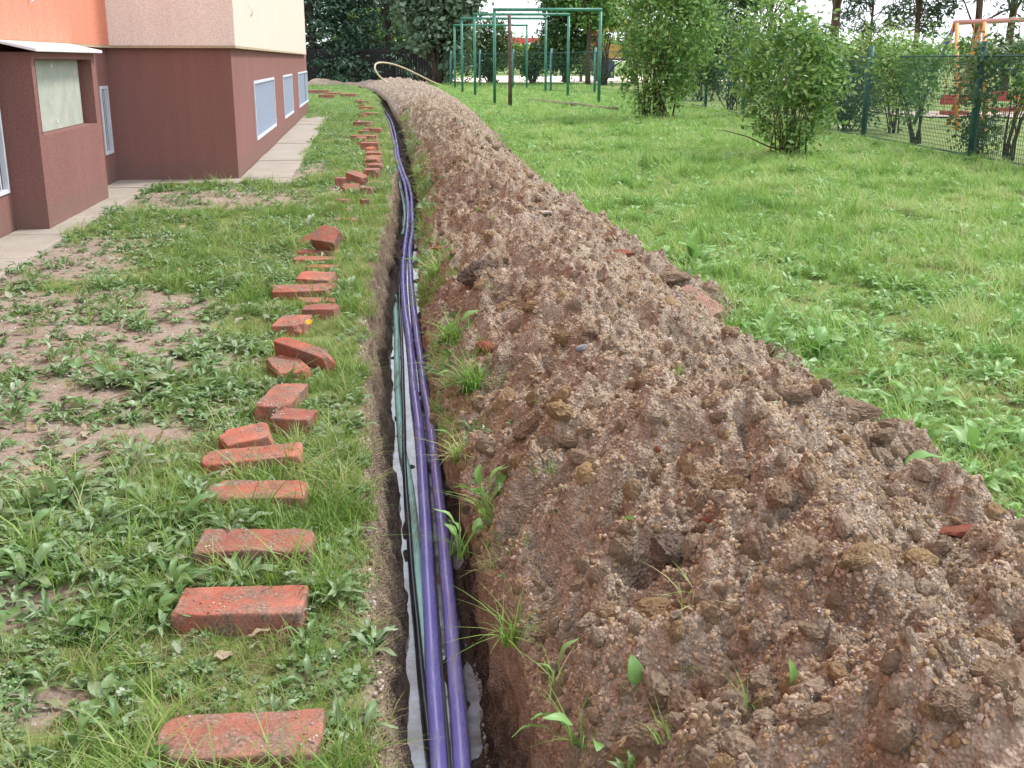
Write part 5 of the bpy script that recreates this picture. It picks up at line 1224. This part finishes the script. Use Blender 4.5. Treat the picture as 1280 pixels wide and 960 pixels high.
MB().box(-.55, -.45, .65, .55, .45, 1.5).build('hut_wall', M['brown'], e)
for sy in (-.3, .3): MB().tube([(-1.6,sy,0), (-.5,sy,2.2)], .05, 5).build('ladder_rail', M['old_wood'], e)
for k in range(6): MB().tube([(-1.6+1.1*(k+.5)/6,-.3,2.2*(k+.5)/6), (-1.6+1.1*(k+.5)/6,.3,2.2*(k+.5)/6)], .03, 5).build('rung', M['old_wood'], e)
Yr = 90; g = GY(652, 100, Yr); e = empty('play_shelter', (g.x, Yr, 0), 0, 'far play shelter with a red and orange roof edge', 'shelter')
for x_ in (-2.3, 2.3): MB().box(x_-.06, -.06, 0, x_+.06, .06, 2.5).build('post', M['white'], e)
for k in range(9):
    x_ = -2.5+k*.56; MB().box(x_, -.1, 2.45+.05*(k % 2), x_+.54, 1.2, 2.85).build('roof_panel', M['red' if 2 < k < 7 else 'orange'], e)
# the person by the tower
def skin_body(name, joints, mat, parent, lvl=2):
    me = bpy.data.meshes.new(name); me.from_pydata([j[0] for j in joints], [(i, j[1]) for i, j in enumerate(joints) if j[1] is not None], []); me.materials.append(mat)
    o = obj(name, me, parent); mo = o.modifiers.new('skin', 'SKIN'); 
    for i, j in enumerate(joints): me.skin_vertices[0].data[i].radius = (j[2], j[2]*j[3] if len(j) > 3 else j[2])
    me.skin_vertices[0].data[0].use_root = True
    for p in me.polygons: p.use_smooth = True
    mo.use_smooth_shade = True; sb = o.modifiers.new('sub', 'SUBSURF'); sb.levels = sb.render_levels = lvl; return o
M['skin'] = simple('skin', (.50,.30,.22), .6, .05); M['hair'] = simple('hair', (.12,.07,.04), .7, .2, 20); M['trousers'] = simple('dark_trousers', (.05,.05,.07), .8, .2, 6); M['shirt'] = simple('white_shirt', (.8,.8,.8), .8, .05)
g = G(756, 101.5); sc_ = .80
pe = empty('person', (g.x, g.y, 0), .5, 'small standing person in a white top and dark trousers by the play tower', 'person'); pe.scale = (sc_,)*3
J = [((0,0,.95),None,.13,.8),((0,0,1.15),0,.12,.8),((0,0,1.38),1,.14,.75),((0,0,1.50),2,.055),((0,-.01,1.60),3,.085,1.05),((0,-.01,1.70),4,.08),
     ((-.17,0,1.42),2,.055),((-.24,.02,1.15),6,.042),((-.20,-.12,.98),7,.03),((-.17,-.19,.96),8,.028),((.17,0,1.42),2,.055),((.25,.02,1.15),10,.042),((.24,-.08,.92),11,.03),((.24,-.12,.84),12,.026),
     ((-.09,0,.88),0,.085),((-.10,-.01,.50),14,.06),((-.10,.03,.09),15,.042),((-.10,-.11,.04),16,.034),((.09,0,.88),0,.085),((.11,-.03,.50),18,.06),((.13,.02,.09),19,.042),((.14,-.11,.04),20,.034)]
skin_body('body', J, M['skin'], pe)
skin_body('shirt', [((0,0,.93),None,.16,.85),((0,0,1.15),0,.15,.85),((0,0,1.36),1,.165,.8),((0,0,1.45),2,.08),((-.18,0,1.40),2,.075),((-.235,.015,1.20),4,.06),((.18,0,1.40),2,.075),((.245,.015,1.20),6,.06)], M['shirt'], pe)
skin_body('trousers', [((0,0,.95),None,.14,.85),((-.09,0,.86),0,.105),((-.10,-.01,.50),1,.078),((-.10,.03,.12),2,.06),((.09,0,.86),0,.105),((.11,-.03,.50),4,.078),((.13,.02,.12),5,.06)], M['trousers'], pe)
skin_body('hair', [((0,.02,1.66),None,.10),((0,.035,1.74),0,.075),((0,.06,1.58),0,.06)], M['hair'], pe, 2)
